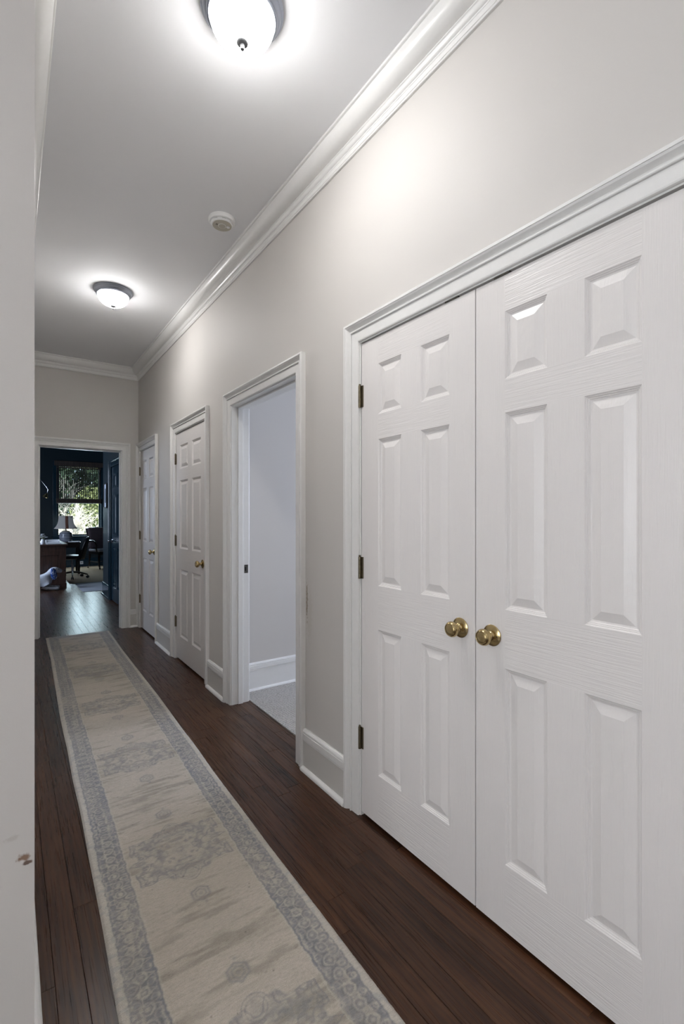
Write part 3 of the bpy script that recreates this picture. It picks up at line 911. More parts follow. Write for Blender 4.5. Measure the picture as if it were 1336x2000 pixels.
def runner():
    Wd = 0.604
    ang = math.radians(1.13)
    Y0, Y1 = 0.42, 5.90
    nx = 242
    rows = np.concatenate([np.arange(Y0, 2.5, .0025), np.arange(2.5, 4.0, .004), np.arange(4.0, Y1, .006), [Y1]])
    a = np.linspace(-Wd / 2, Wd / 2, nx)
    A, B = np.meshgrid(a, rows)
    # ---- colours
    beige = np.array([0.452, 0.402, 0.340]); beige2 = np.array([0.27, 0.24, 0.195]); pale = np.array([0.48, 0.445, 0.39])
    blue = np.array([0.165, 0.176, 0.198]); blue2 = np.array([0.27, 0.28, 0.30])
    streak = 0.55 * vnoise(A * 5 + 3, B * 28, 1) + 0.45 * vnoise(A * 16, B * 90, 2)
    big = vnoise(A * 3 + 9, B * 3.1, 3)
    fleck = .5 * vnoise(A * 45, B * 230, 4) + .5 * vnoise(A * 110, B * 300, 44)
    dark = np.clip(sstep(.48, .85, streak) * .75 + sstep(.6, .95, big) * .35 + sstep(.70, .95, fleck) * .50, 0, 1)
    col = beige * (1 - dark[..., None]) + beige2 * dark[..., None]
    worn = np.clip(0.25 + 1.1 * vnoise(A * 22, B * 22, 5) * vnoise(A * 60, B * 120, 6) * 1.6, 0, 1)
    # ---- medallions
    per = 0.855
    ph = (B - 1.862) / per
    b = (ph - np.round(ph)) * per
    wa = A + .010 * (vnoise(A * 30, B * 30, 7) - .5); wb = b + .010 * (vnoise(A * 30 + 50, B * 30, 8) - .5)
    aa, bb = np.abs(wa), np.abs(wb)
    body = np.maximum.reduce([aa / .150, bb / .150, (aa + bb) / .215])            # chamfered core
    arms = np.maximum(np.abs(aa - .115) / .055, np.abs(bb - .085) / .040)         # four corner blocks
    tip = np.maximum((aa - .10) / .085 + bb / .040 - .0, 0)                       # pointed ends across
    lobe = np.hypot(aa / .9, (bb - .135)) / .045
    inside = np.minimum.reduce([body, arms, np.where(aa > .09, tip, 9), lobe])
    msk = sstep(1.04, .96, inside)
    outline = np.exp(-((inside - .95) / .055) ** 2) + .7 * np.exp(-((inside - .70) / .05) ** 2)
    def contour(u, v, sd, w_): 
        n_ = .65 * vnoise(u, v, sd) + .35 * vnoise(u * 2.1, v * 2.1, sd + 1)
        return np.exp(-((np.mod(n_ * 3.0, 1.0) - .5) / w_) ** 2)
    asym = .006 * (vnoise(A * 60, B * 60, 31) - .5)
    scroll = contour((aa + asym) * 30 + 7, (bb + asym) * 30, 40, .17)
    fill = sstep(.50, .62, vnoise(aa * 42 + 20, bb * 42, 9))
    med = np.clip(msk * (.08 + .70 * np.clip(outline, 0, 1) + .72 * scroll + .26 * fill), 0, 1)
    # ---- little hexagons before and after each medallion
    hx, hy = np.abs(A), np.abs(np.abs(b) - .258)
    hexd = np.maximum(hy * .866 + hx * .5, hx)
    hexa = np.exp(-((hexd - .028) / .0045) ** 2) + .9 * np.exp(-((hexd - .0165) / .0035) ** 2) + .9 * np.exp(-((hexd - .003) / .004) ** 2)
    dot = np.exp(-(np.hypot(A - .006, np.abs(b) - .302) / .006) ** 2)
    pat = np.clip(np.maximum(med, np.maximum(hexa * .85, dot)), 0, 1) * np.clip(.45 + worn * .75, 0, 1)
    pc = blue * .75 + beige2 * .25
    pat = pat[..., None] * .74
    col = col * (1 - pat) + pc * pat
    # ---- border band
    ea = Wd / 2 - np.abs(A)                     # distance from long edge
    ed = np.minimum(ea, Y1 - B)                 # with the far end border
    along = np.where(ea <= (Y1 - B), B, A)
    jit = .006 * (vnoise(along * 40, ed * 10 + 3, 12) - .5) + .004 * (vnoise(along * 130, ed * 60, 13) - .5)
    e = ed + jit
    band = sstep(.022, .028, e) * sstep(.113, .108, e)
    bc = e - .068
    p2 = .050
    q = (along / p2 - np.round(along / p2)) * p2
    q2 = (along / p2 + .5 - np.round(along / p2 + .5)) * p2
    n3 = .005 * (vnoise(along * 90, ed * 90, 14) - .5)
    ringo = np.exp(-((np.hypot(q, bc * 1.05) + n3 - .0165) / .0034) ** 2)
    core = np.exp(-(np.hypot(q, bc) / .0075) ** 2)
    curl = np.exp(-((np.hypot(q2, np.abs(bc) - .024) + n3 - .0095) / .0034) ** 2)
    leaf = contour(np.abs(q2) * 34 + np.round(along / p2 * .25) * 3.7, bc * 34 + 40, 60, .16) * .8
    edge = np.exp(-((np.abs(bc) - .0355) / .0026) ** 2) * sstep(.4, .6, vnoise(along * 80, ed * 20, 15))
    light = np.clip(ringo * .8 + core * .95 + curl * .6 + leaf + edge * .5, 0, 1) * np.clip(.45 + .8 * vnoise(along * 60, ed * 90, 16), 0, 1)
    dk_ = np.exp(-((np.hypot(q, bc * 1.05) + n3 - .0235) / .003) ** 2) * .5 + np.exp(-((np.hypot(q, bc) - .0105) / .0025) ** 2) * .4
    fade = .60 + .36 * vnoise(along * 5, ed * 8 + 4, 17)
    bcol = (blue[None, None, :] * (1 - .45 * np.clip(dk_, 0, 1))[..., None]) * (1 - light[..., None]) + (beige * .82 + blue2 * .18) * light[..., None]
    wgt = (band * fade)[..., None]
    col = col * (1 - wgt) + bcol * wgt
    # outer pale strip, thin pale guard line inside the band
    outer = sstep(.028, .022, e)
    tick = sstep(.62, .8, vnoise(along * 60, ed * 40 + 8, 18)) * .35
    oc_ = pale * (1 - tick[..., None]) + blue2 * tick[..., None]
    col = col * (1 - outer[..., None]) + oc_ * outer[..., None]
    guard = (np.exp(-((e - .1145) / .0022) ** 2) * .55)[..., None]
    col = col * (1 - guard) + pale * guard
    # crumbs and specks trodden into the pile
    rg = np.random.default_rng(5)
    for i in range(46):
        ca, cb = rg.uniform(-.24, .24), rg.uniform(1.0, 4.5); rr = rg.uniform(.0016, .0032)
        sp_ = np.exp(-((A - ca) ** 2 + (B - cb) ** 2) / rr ** 2)[..., None]
        col = col * (1 - sp_ * .8) + np.array([.05, .04, .035]) * sp_ * .8
    # ---- geometry
    edge_drop = sstep(0.0, .008, ed)
    Z = .0025 + .0055 * edge_drop + .0014 * (vnoise(A * 110, B * 330, 20) - .5) + .0012 * (vnoise(A * 60, B * 130, 21) - .5)
    wob = .0035 * np.sin(B * 2.3) + .003 * (vnoise(B * 3.0, B * 0 + .5, 22) - .5) * 2
    ca_, sa_ = math.cos(ang), math.sin(ang)
    bx0, by0 = 0.528, 1.10
    X = bx0 + (A + wob * (A / (Wd / 2))) * ca_ + (B - by0) * sa_
    Y = by0 - A * sa_ + (B - by0) * ca_
    nr = len(rows)
    vs = np.stack([X, Y, Z], -1).reshape(-1, 3)
    c = np.array([vs[:, 0].mean(), vs[:, 1].mean(), 0])
    idx = np.arange(nr * nx).reshape(nr, nx)
    quads = np.stack([idx[:-1, :-1], idx[:-1, 1:], idx[1:, 1:], idx[1:, :-1]], -1).reshape(-1, 4)
    # underside skirt
    per_i = np.concatenate([idx[0, :], idx[1:, -1], idx[-1, -2::-1], idx[-2:0:-1, 0]])
    low = vs[per_i].copy(); low[:, 2] = 0.0004
    k0 = len(vs); npi = len(per_i)
    j = np.arange(npi); jn = (j + 1) % npi
    skirt = np.stack([per_i[jn], per_i[j], k0 + j, k0 + jn], -1)
    allv = np.concatenate([vs, low]) - c
    allq = np.concatenate([quads, skirt])
    me = bpy.data.meshes.new('runner_rug')
    me.vertices.add(len(allv)); me.vertices.foreach_set('co', allv.astype(np.float32).ravel())
    me.loops.add(allq.size); me.loops.foreach_set('vertex_index', allq.astype(np.int32).ravel())
    me.polygons.add(len(allq)); me.polygons.foreach_set('loop_start', np.arange(0, allq.size, 4, dtype=np.int32))
    me.update(calc_edges=True)
    me.polygons.foreach_set('use_smooth', np.ones(len(allq), bool))
    cols = np.concatenate([col.reshape(-1, 3), np.tile(pale * .8, (npi, 1))])
    att = me.attributes.new('pattern', 'FLOAT_COLOR', 'POINT')
    att.data.foreach_set('color', np.concatenate([cols, np.ones((len(cols), 1))], 1).astype(np.float32).ravel())
    me.materials.append(M['rug'])
    o = bpy.data.objects.new('runner_rug', me); COL.objects.link(o); o.location = c
    tag(o, 'long faded beige hall runner with grey-blue medallions and scrolled border', 'rug')
runner()

# ================================================================== THE STUDY
# ------------------------------------------------------------------ woven wood shade
sh = root('roman_shade', (1.485, YW - .05, 1.62), 'brown woven wood roman shade half drawn over the study window', 'window shade')
obj('valance', bx(.925, 2.045, YW - .075, YW - .030, 2.575, 2.70), 'blind', sh, bevel=.006)
wv = MB()
x = .975
while x < 1.985:
    wv.box(x, x + .019, YW - .052, YW - .046, 1.72, 2.575); x += .042 + random.uniform(-.002, .002)
z = 1.76
while z < 2.56:
    wv.box(.975, 1.985, YW - .0465, YW - .0445, z, z + .0022); z += .042
ws = obj('woven_sheet', wv, 'blind', sh, fixn=False); tag(ws, kind='stuff')
obj('top_bar', bx(.975, 1.985, YW - .056, YW - .044, 2.515, 2.545), 'blind', sh)
obj('fold', bx(.965, 1.995, YW - .078, YW - .040, 1.685, 1.745), 'blind', sh, bevel=.012)
obj('fold', bx(.970, 1.990, YW - .070, YW - .042, 1.625, 1.690), 'blind', sh, bevel=.012)

# ------------------------------------------------------------------ desk
dk = root('desk', (0.45, 10.9, 0), 'dark mahogany panelled desk behind the dog statue', 'desk')
DX0, DX1, DY0, DY1, DZ = -0.02, 0.86, 10.05, 11.75, 0.787
obj('desk_top', bx(DX0 - .03, DX1 + .03, DY0 - .035, DY1 + .03, DZ - .032, DZ), 'desk', dk, bevel=.008)
obj('frieze', bx(DX0, DX1, DY0, DY1, DZ - .12, DZ - .032), 'desk', dk)
for (a, b) in ((DX0, DX0 + .11), (DX1 - .11, DX1)):
    obj('end_stile', bx(a, b, DY0, DY0 + .03, .07, DZ - .12), 'desk', dk, bevel=.003)
obj('end_rail', bx(DX0 + .11, DX1 - .11, DY0, DY0 + .03, DZ - .20, DZ - .12), 'desk', dk, bevel=.003)
obj('end_rail', bx(DX0 + .11, DX1 - .11, DY0, DY0 + .03, .07, .19), 'desk', dk, bevel=.003)
obj('end_panel', bx(DX0 + .11, DX1 - .11, DY0 + .012, DY0 + .026, .19, DZ - .20), 'desk', dk)
obj('plinth', bx(DX0 - .01, DX1 + .01, DY0 - .01, DY0 + .52, 0, .07), 'desk', dk, bevel=.004)
obj('pedestal', bx(DX0 + .01, DX1 - .015, DY0 + .03, DY0 + .50, .07, DZ - .12), 'desk', dk)
for k in range(3):
    dr = obj('drawer', bx(DX1 - .015, DX1 + .002, DY0 + .06, DY0 + .47, .10 + k * .185, .27 + k * .185), 'desk', dk, bevel=.003)
    obj('drawer_pull', MB().lathe([(.0001, 0), (.006, 0), (.006, .012), (.013, .018), (.012, .026), (.0001, .029)], Matrix.Translation((DX1 + .002, DY0 + .27, .185 + k * .185)) @ Matrix.Rotation(math.pi / 2, 4, 'Y'), 14), 'brass', dr, smooth=True)
obj('plinth', bx(DX0 - .01, DX1 + .01, DY1 - .12, DY1 + .01, 0, .07), 'desk', dk, bevel=.004)
obj('far_end', bx(DX0, DX1, DY1 - .10, DY1, .07, DZ - .12), 'desk', dk)

# things on the desk
def leafy(n, c, rad, size, seed, upbias=0.0, squash=(1, 1, 1)):
    rg = random.Random(seed); m = MB()
    for i in range(n):
        while True:
            v = Vector((rg.uniform(-1, 1), rg.uniform(-1, 1), rg.uniform(-1, 1)))
            if v.length <= 1: break
        v = Vector((v.x * squash[0], v.y * squash[1], v.z * squash[2])) * rad
        p = Vector(c) + v
        t = Vector((rg.gauss(0, 1), rg.gauss(0, 1), rg.gauss(0, 1) + upbias)).normalized()
        s = t.cross(Vector((rg.gauss(0, 1), rg.gauss(0, 1), rg.gauss(0, 1)))).normalized()
        L = size * rg.uniform(.7, 1.3); Wd = L * .45
        m.add([p - t * L / 2, p + s * Wd / 2, p + t * L / 2, p - s * Wd / 2], [(0, 1, 2, 3)])
    return m
vz = root('flower_vase', (.505, 10.22, DZ), 'small vase of white flowers standing on the desk', 'vase')
obj('vase', MB().lathe([(.0001, 0), (.030, 0), (.040, .02), (.042, .045), (.028, .07), (.022, .085), (.026, .095), (.0001, .093)], Matrix.Translation((.505, 10.22, DZ)), 24), 'white_cer', vz, smooth=True)
for k, (dx, dy, dz) in enumerate(((-.03, 0, .16), (.02, .02, .15), (.05, -.01, .125), (-.01, -.03, .13), (.0, .02, .18))):
    fl = MB()
    for i in range(6):
        a = i * math.pi / 3
        fl.ellipsoid((.505 + dx + .018 * math.cos(a), 10.22 + dy + .018 * math.sin(a), DZ + dz), (.014, .014, .007), None, 8, 5)
    obj('blossom', fl, 'white_cer', vz, smooth=True)
    obj('stem', MB().tube([(.505, 10.22, DZ + .08), (.505 + dx, 10.22 + dy, DZ + dz)], .002, 6), 'lime', vz)
obj('magazine', bx(.56, .80, 10.10, 10.36, DZ, DZ + .008), 'paper', None, bevel=.001)
tag(bpy.data.objects['magazine'], 'white magazine lying at the near edge of the desk', 'magazine')
tr_ = root('letter_tray', (.70, 10.75, DZ), 'low pale letter tray with papers on the desk', 'tray')
obj('tray_base', bx(.58, .80, 10.6, 10.9, DZ, DZ + .008), 'white_cer', tr_)
obj('tray_rim', MB().box(.58, .588, 10.6, 10.9, DZ + .008, DZ + .05).box(.792, .80, 10.6, 10.9, DZ + .008, DZ + .05).box(.588, .792, 10.892, 10.9, DZ + .008, DZ + .05), 'white_cer', tr_)
obj('papers', bx(.595, .785, 10.61, 10.88, DZ + .009, DZ + .028), 'paper', tr_)

# side table with lamp
st = root('side_table', (1.06, 12.25, .0085), 'dark narrow table carrying the lamp by the study window', 'table')
obj('table_top', bx(.80, 1.32, 12.0, 12.5, .69, .72), 'dark_wood', st, bevel=.004)
for (a, b) in ((.82, 12.02), (1.26, 12.02), (.82, 12.44), (1.26, 12.44)):
    obj('leg', bx(a, a + .04, b, b + .04, .0085, .69), 'dark_wood', st, bevel=.003)
obj('apron', bx(.86, 1.26, 12.03, 12.05, .60, .69), 'dark_wood', st)
pk = obj('paper_stack', bx(1.08, 1.30, 12.02, 12.14, .72, .738), 'paper'); tag(pk, 'stack of white paper beside the table lamp', 'paper')
pk.location.x += .0

lx, ly = 1.045, 12.27
tl = root('table_lamp', (lx, ly, .72), 'table lamp with bell shade and banded ceramic jar base by the window', 'lamp')
T = Matrix.Translation((lx, ly, .72))
obj('lamp_base', MB().lathe([(.0001, 0), (.110, 0), (.120, .015), (.128, .06), (.130, .12), (.126, .18), (.110, .215), (.075, .232), (.03, .236), (.0001, .237)], T, 40), 'jar', tl, smooth=True)
obj('base_cap', MB().lathe([(.0001, .225), (.085, .226), (.080, .240), (.035, .250), (.014, .262), (.012, .30), (.0001, .302)], T, 24), 'shade', tl, smooth=True)
obj('harp', MB().tube([(lx, ly, 1.01), (lx, ly, 1.365)], .004, 8), 'dull_brass', tl)
def square_shade():
    m = MB(); prof = [(.245, .300), (.205, .345), (.175, .400), (.158, .460), (.150, .520), (.146, .585)]
    vs = []; fs = []; n = 16
    for r_, h in prof:
        for i in range(n):
            a = 2 * math.pi * i / n
            c_, s_ = math.cos(a), math.sin(a); k = 1 / max(abs(c_), abs(s_)) ** .55
            vs.append(T @ Vector((r_ * c_ * k * .95, r_ * s_ * k * .95, h)))
    for j in range(len(prof) - 1):
        for i in range(n): fs.append((j * n + i, j * n + (i + 1) % n, (j + 1) * n + (i + 1) % n, (j + 1) * n + i))
    m.add(vs, fs); return m
shd = obj('lamp_shade', square_shade(), 'shade', tl, smooth=True)
sm = shd.modifiers.new('thick', 'SOLIDIFY'); sm.thickness = .003
rb = MB(); pf_ = [(.245, .300), (.205, .345), (.175, .400), (.158, .460), (.150, .520), (.146, .585)]
A_ = [(lx - .035 + .012, ly - r_ * .95 - .004, .72 + h) for r_, h in pf_]; B_ = [(x_ + .05, y_, z_) for x_, y_, z_ in A_]
for i in range(5): rb.add([A_[i], B_[i], B_[i + 1], A_[i + 1]], [(0, 1, 2, 3)])
rbo = obj('ribbon', rb, 'stripe', shd); mm = rbo.modifiers.new('thick', 'SOLIDIFY'); mm.thickness = .002
obj('finial', MB().lathe([(.0001, .640), (.006, .640), (.010, .655), (.013, .668), (.009, .682), (.0001, .690)], T, 14), 'dull_brass', tl, smooth=True)

# floor lamp with bent arm, left of the desk
fl = root('reading_lamp', (-.16, 10.95, 0), 'slim metal reading lamp with bent arm and brass head over the desk', 'lamp')
obj('lamp_foot', MB().lathe([(.0001, 0), (.13, 0), (.13, .018), (.02, .028), (.0001, .03)], Matrix.Translation((-.16, 10.95, 0)), 28), 'chrome', fl, smooth=True)
obj('pole', MB().tube([(-.16, 10.95, .02), (-.16, 10.95, 2.03)], .011, 10), 'chrome', fl)
obj('arm', MB().tube([(-.16, 10.95, 2.03), (.20, 10.95, 2.10), (.46, 10.93, 2.05), (.525, 10.92, 1.98), (.60, 10.91, 1.875), (.630, 10.9, 1.815), (.612, 10.9, 1.745)], .008, 10), 'chrome', fl, smooth=True)
obj('lamp_head', MB().lathe([(.0001, 0), (.018, 0), (.024, .02), (.048, .07), (.052, .085), (.047, .085), (.02, .02), (.0001, .015)], Matrix.Translation((.612, 10.9, 1.745)) @ Matrix.Rotation(math.radians(205), 4, 'Y'), 24), 'brass', fl, smooth=True)

# ------------------------------------------------------------------ desk chair on casters, facing the desk
def desk_chair():
    r = root('desk_chair', (1.08, 11.25, .0085), 'black swivel chair with curved back and casters beside the desk', 'chair', rz=math.radians(172))
    # local frame: chair faces +x
    for k in range(5):
        a = k * 2 * math.pi / 5 + .35
        e = (.29 * math.cos(a), .29 * math.sin(a))
        lg = obj('base_leg', MB().tube([(.03 * math.cos(a), .03 * math.sin(a), .13), (.16 * math.cos(a), .16 * math.sin(a), .115), (e[0], e[1], .075)], [.020, .017, .013], 8), 'dark_wood', r, smooth=True, local=True)
        cs = MB()
        for s_ in (-.014, .014):
            Mx = Matrix.Translation((e[0] - s_ * math.sin(a), e[1] + s_ * math.cos(a), .029)) @ Matrix.Rotation(a, 4, 'Z') @ Matrix.Rotation(math.pi / 2, 4, 'X')
            cs.lathe([(.0001, -.009), (.026, -.009), (.028, -.005), (.028, .005), (.026, .009), (.0001, .009)], Mx, 16)
        cs.tube([(e[0], e[1], .03), (e[0], e[1], .078)], .006, 6)
        obj('caster', cs, 'leather', r, smooth=True, local=True)
    obj('column', MB().tube([(0, 0, .11), (0, 0, .40)], .024, 12), 'chrome', r, smooth=True, local=True)
    obj('seat', MB().ellipsoid((.02, 0, .44), (.25, .25, .055)), 'leather', r, smooth=True, local=True)
    vs = []; fs = []; nu, nv = 9, 8
    for j in range(nv):
        t = j / (nv - 1); z_ = .40 + .46 * t
        for i in range(nu):
            u = (i / (nu - 1) - .5) * 2
            wd = .24 - .05 * t ** 2
            vs.append((-.20 - .10 * t + .10 * u * u * (1 - .5 * t), u * wd, z_ - .05 * u * u * t))
    for j in range(nv - 1):
        for i in range(nu - 1): fs.append((j * nu + i, j * nu + i + 1, (j + 1) * nu + i + 1, (j + 1) * nu + i))
    bk = obj('backrest', MB().add(vs, fs), 'leather', r, smooth=True, local=True)
    m_ = bk.modifiers.new('thick', 'SOLIDIFY'); m_.thickness = .045; m_.offset = 0
desk_chair()

# ------------------------------------------------------------------ armchair by the window
def armchair():
    th = math.atan2(-0.94, 0.34)
    r = root('armchair', (1.93, 13.07, .0085), 'dark wooden armchair with plaid back cushion and pale seat by the window', 'chair', rz=th)
    # local: faces +x, left side +y ; feet at x +-.3
    for s_ in (-1, 1):
        obj('leg', MB().tube([(.25, s_ * .24, .40), (.24, s_ * .24, .25), (.25, s_ * .24, .10), (.30, s_ * .25, .008)], [.026, .024, .020, .017], 10), 'dark_wood', r, smooth=True, local=True)
        obj('leg', MB().tube([(-.24, s_ * .22, .42), (-.24, s_ * .22, .25), (-.26, s_ * .22, .10), (-.31, s_ * .23, .008)], [.026, .022, .020, .017], 10), 'dark_wood', r, smooth=True, local=True)
        obj('back_post', MB().tube([(-.24, s_ * .22, .42), (-.26, s_ * .23, .62), (-.31, s_ * .24, .82), (-.36, s_ * .25, .97)], [.024, .022, .020, .018], 10), 'dark_wood', r, smooth=True, local=True)
        obj('arm', MB().tube([(-.27, s_ * .24, .66), (-.10, s_ * .29, .69), (.08, s_ * .30, .69), (.17, s_ * .29, .65), (.18, s_ * .27, .58), (.15, s_ * .26, .50), (.17, s_ * .25, .42)], [.018, .020, .022, .022, .020, .018, .018], 10), 'dark_wood', r, smooth=True, local=True)
        obj('side_stretcher', MB().tube([(-.24, s_ * .22, .17), (.24, s_ * .24, .17)], .012, 8), 'dark_wood', r, smooth=True, local=True)
        obj('side_rail', bx(-.24, .25, s_ * .23 - .014, s_ * .23 + .014, .35, .42), 'dark_wood', r, local=True, bevel=.004)
    obj('front_rail', bx(.235, .265, -.225, .225, .35, .42), 'dark_wood', r, local=True, bevel=.004)
    obj('cross_stretcher', MB().tube([(0, -.23, .17), (0, .23, .17)], .012, 8), 'dark_wood', r, smooth=True, local=True)
    obj('seat', bx(-.24, .28, -.25, .25, .42, .48), 'seat', r, local=True, bevel=.02)
    obj('crest_rail', MB().tube([(-.36, -.25, .97), (-.375, 0, 1.00), (-.36, .25, .97)], .020, 10), 'dark_wood', r, smooth=True, local=True)
    Mx = Matrix.Rotation(math.radians(-13), 4, 'Y')
    m_ = MB().box(-.055, .055, -.235, .235, 0, .54)
    m_.v = [tuple(Mx @ Vector(v) + Vector((-.20, 0, .475))) for v in m_.v]
    c = obj('back_cushion', m_, 'plaid', r, local=True, bevel=.03)
armchair()

# ------------------------------------------------------------------ rugs in the study
def flat_rug(name, x0, x1, y0, y1, h, mat, label, cat):
    m = MB(); n = 24; vs = []; fs = []
    for j in range(n + 1):
        for i in range(n + 1):
            e = min(i, j, n - i, n - j)
            vs.append((x0 + (x1 - x0) * i / n + random.uniform(-.003, .003), y0 + (y1 - y0) * j / n + random.uniform(-.003, .003), h if e else h * .6))
    for j in range(n):
        for i in range(n): fs.append((j * (n + 1) + i, j * (n + 1) + i + 1, (j + 1) * (n + 1) + i + 1, (j + 1) * (n + 1) + i))
    per = [i for i in range(n + 1)] + [(n + 1) * j + n for j in range(1, n + 1)] + [n * (n + 1) + i for i in range(n - 1, -1, -1)] + [(n + 1) * j for j in range(n - 1, 0, -1)]
    k = len(vs)
    for q in per: vs.append((vs[q][0], vs[q][1], .0006))
    for q in range(len(per)): fs.append((per[(q + 1) % len(per)], per[q], k + q, k + (q + 1) % len(per)))
    fs.append(tuple(range(k, k + len(per))))
    tag(obj(name, m.add(vs, fs), mat, None), label, cat)
flat_rug('jute_rug', .95, 3.45, 10.40, 13.75, .008, 'jute', 'brown woven jute rug under the armchair in the study', 'rug')
flat_rug('floor_mat', 1.035, 2.3, 9.15, 10.385, .009, 'mat', 'pale blue-grey mat at the edge of the jute rug', 'mat')

# ------------------------------------------------------------------ outlet and picture
ox = 1.505
ot = root('wall_outlet', (ox, YW - .014, .06), 'white double socket set in the baseboard under the study window', 'outlet')
obj('cover_plate', bx(ox - .070, ox + .070, YW - .0195, YW - .0142, .055, .135), 'plastic', ot, bevel=.002)
for k in (-1, 1):
    so = obj('socket', bx(ox + k * .032 - .018, ox + k * .032 + .018, YW - .0215, YW - .0195, .077, .113), 'old_plastic', ot, bevel=.002)
    obj('slot', MB().box(ox + k * .032 - .008, ox + k * .032 - .004, YW - .0222, YW - .0214, .088, .102).box(ox + k * .032 + .004, ox + k * .032 + .008, YW - .0222, YW - .0214, .088, .102), 'black', so)
pic = root('framed_picture', (XO - .01, 8.47, 1.43), 'small framed picture with pale mount on the navy wall', 'picture')
py0, py1, pz0, pz1 = 8.34, 8.61, 1.43, 1.83
t = .016
for a, b, c, d in ((py0, py0 + t, pz0, pz1), (py1 - t, py1, pz0, pz1), (py0 + t, py1 - t, pz0, pz0 + t), (py0 + t, py1 - t, pz1 - t, pz1)):
    obj('frame_bar', bx(XO - .022, XO - .0005, a, b, c, d), 'frame', pic, bevel=.002)
obj('mount', bx(XO - .010, XO - .001, py0 + t, py1 - t, pz0 + t, pz1 - t), 'frame_mat', pic)
obj('print', bx(XO - .0115, XO - .0102, py0 + .075, py1 - .075, pz0 + .085, pz1 - .085), 'picture', pic)

# ------------------------------------------------------------------ dog statue (one continuous body, glazed ears)
def dog():
    r = root('dog_statue', (.42, 9.78, 0), 'glazed white spaniel statue with blue ears lying before the desk', 'statue')
    J = [  # x, y, z, rx, ry  (local; faces +x)
        ((-.30, 0, .125), .105), ((-.14, 0, .150), .112), ((.02, 0, .165), .112), ((.13, 0, .185), .100),      # 0-3 spine
        ((.175, 0, .265), .072), ((.205, 0, .335), .070), ((.255, 0, .352), .066), ((.315, 0, .325), .043), ((.360, 0, .318), .034),  # 4-8 neck, head, muzzle
        ((.12, .085, .11), .055), ((.07, .11, .055), .042), ((.24, .105, .032), .032), ((.335, .10, .030), .031),
        ((.12, -.085, .11), .055), ((.07, -.11, .055), .042), ((.22, -.115, .032), .032), ((.310, -.12, .030), .031),
        ((-.24, .10, .12), .075), ((-.13, .15, .075), .050), ((-.30, .165, .040), .034), ((-.12, .175, .028), .028),
        ((-.24, -.10, .12), .075), ((-.13, -.15, .075), .050), ((-.30, -.165, .040), .034), ((-.10, -.175, .028), .028),
        ((-.42, .02, .09), .030), ((-.52, .06, .04), .018)]
    E_ = [(0, 1), (1, 2), (2, 3), (3, 4), (4, 5), (5, 6), (6, 7), (7, 8), (3, 9), (9, 10), (10, 11), (11, 12), (3, 13), (13, 14), (14, 15), (15, 16),
          (0, 17), (17, 18), (18, 19), (19, 20), (0, 21), (21, 22), (22, 23), (23, 24), (0, 25), (25, 26)]
    me = bpy.data.meshes.new('body')
    me.from_pydata([j[0] for j in J], E_, [])
    me.materials.append(M['dog'])
    o = bpy.data.objects.new('body', me); COL.objects.link(o); o.parent = r
    o.modifiers.new('skin', 'SKIN').use_smooth_shade = True
    sv = me.skin_vertices[0].data
    for i, j in enumerate(J):
        sv[i].radius = (j[1], j[1]); sv[i].use_root = (i == 1)
    o.modifiers.new('sub', 'SUBSURF').levels = 2
    o.modifiers['sub'].render_levels = 2
    for s_ in (-1, 1):
        m_ = MB(); prof = [(.0, .385, .020), (.004, .36, .036), (.010, .31, .044), (.016, .25, .046), (.020, .205, .036), (.018, .182, .016)]
        vs = []; fs = []; n = 12
        for (dy, z_, w_) in prof:
            for i in range(n):
                a = 2 * math.pi * i / n
                vs.append((.220 + (z_ - .3) * -.12 + w_ * 1.05 * math.cos(a), s_ * (.060 + dy + .014 * math.sin(a)), z_))
        for j_ in range(len(prof) - 1):
            for i in range(n): fs.append((j_ * n + i, j_ * n + (i + 1) % n, (j_ + 1) * n + (i + 1) % n, (j_ + 1) * n + i))
        fs.append(tuple(range(n))); fs.append(tuple(range((len(prof) - 1) * n, len(prof) * n)))
        e_ = obj('ear', m_.add(vs, fs), 'ear', r, smooth=True, local=True); tag(e_, 'blue and white painted ear')
        obj('eye', MB().ellipsoid((.298, s_ * .040, .362), (.008, .006, .008), None, 10, 6), 'black', r, smooth=True, local=True)
    obj('nose', MB().ellipsoid((.392, 0, .332), (.014, .017, .013), None, 12, 8), 'black', r, smooth=True, local=True)
dog()

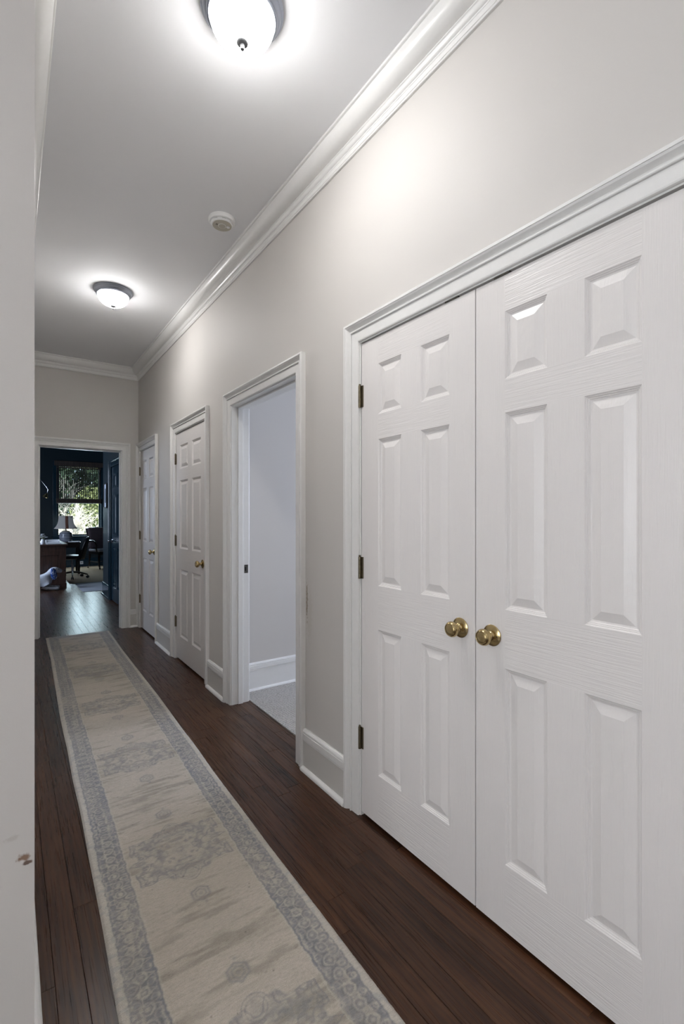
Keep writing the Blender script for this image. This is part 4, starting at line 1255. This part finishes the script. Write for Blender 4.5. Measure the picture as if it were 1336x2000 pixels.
# ================================================================== OUTSIDE THE STUDY WINDOW
gr = obj('ground_lawn', bx(-25, 35, YW + .3, 60, -.75, -.60), 'lawn'); tag(gr, 'sunlit lawn outside the study window', 'lawn', kind='structure')
def tube_tree(segs_m, p, d, L, rad, depth, rg, spread, droop):
    q = p + d * L
    mid = p + d * L * .5 + Vector((rg.gauss(0, 1), rg.gauss(0, 1), rg.gauss(0, 1))) * L * .05
    segs_m.tube([p, mid, q], [rad, rad * .8, rad * .6], 5)
    if depth == 0: return
    for k in range(rg.choice((2, 3, 3))):
        nd = (d + Vector((rg.gauss(0, spread), rg.gauss(0, spread), rg.gauss(0, spread) + droop))).normalized()
        tube_tree(segs_m, p + (q - p) * rg.uniform(.55, 1.0), nd, L * rg.uniform(.6, .85), rad * .6, depth - 1, rg, spread, droop)
def bare_tree(x, y, seed, h, label, mat='pale_twig', rad=.060, depth=6, lean=(0, 0)):
    rg = random.Random(seed)
    r = root('bare_tree', (x, y, -.6), label, 'tree', 'bare pale shrubs outside the study window')
    m = MB(); m.tube([(x, y, -.6), (x, y, -.1)], rad * 1.1, 7)
    obj('trunk', m, mat, r)
    b = MB()
    for k in range(4):
        d = Vector((lean[0] + rg.gauss(0, .55), lean[1] + rg.gauss(0, .35), 1)).normalized()
        tube_tree(b, Vector((x, y, -.15)), d, h * .34, rad, depth, rg, .55, .05)
    obj('branches', b, mat, r, fixn=False)
bare_tree(1.62, 16.6, 3, 1.75, 'pale bare shrub nearest the study window')
bare_tree(2.35, 20.0, 8, 2.3, 'pale bare shrub with wide branches behind the nearer one', lean=(-.3, 0))
bare_tree(1.75, 25.2, 15, 4.6, 'tall thin bare tree in front of the dark conifers', 'bark', rad=.045, depth=3)
def bush_tree(name, x, y, z, rx, rz, n, size, mat, label, seed, cat='tree', grp=None):
    r = root(name, (x, y, -.6), label, cat, grp)
    obj('trunk', MB().tube([(x, y, -.6), (x + .05, y, z)], [.16, .08], 8), 'bark', r)
    f = leafy(n, (x, y, z), 1.0, size, seed, .4, (rx, rx, rz))
    fo = obj('foliage', f, mat, r, fixn=False); tag(fo, kind='stuff')
G = 'evergreens outside the study window'
bush_tree('conifer', .9, 28, 3.4, 1.9, 4.2, 5200, .30, 'conifer', 'dark conifer outside the study window behind the thin bare tree', 21, grp=G)
bush_tree('conifer', 5.5, 29, 3.8, 2.2, 4.6, 5600, .32, 'conifer', 'dark conifer outside the study window behind the lime shrub', 22, grp=G)
bush_tree('conifer', 3.3, 33.2, 3.5, 2.2, 4.6, 6000, .32, 'conifer', 'dark conifer in the gap behind the other two', 23, grp=G)
bush_tree('conifer', -3.6, 31, 3.5, 2.2, 4.4, 3000, .32, 'conifer', 'dark conifer standing apart from the other conifers', 24, grp=G)
bush_tree('lime_shrub', 3.0, 23.0, 1.1, 1.0, 1.5, 3600, .16, 'lime', 'yellow-green leafy shrub outside the study window', 25, 'shrub')
bush_tree('low_shrub', 1.15, 22.9, .1, .7, .55, 1500, .12, 'conifer', 'low dark green shrub behind the pale bare shrubs', 26, 'shrub')
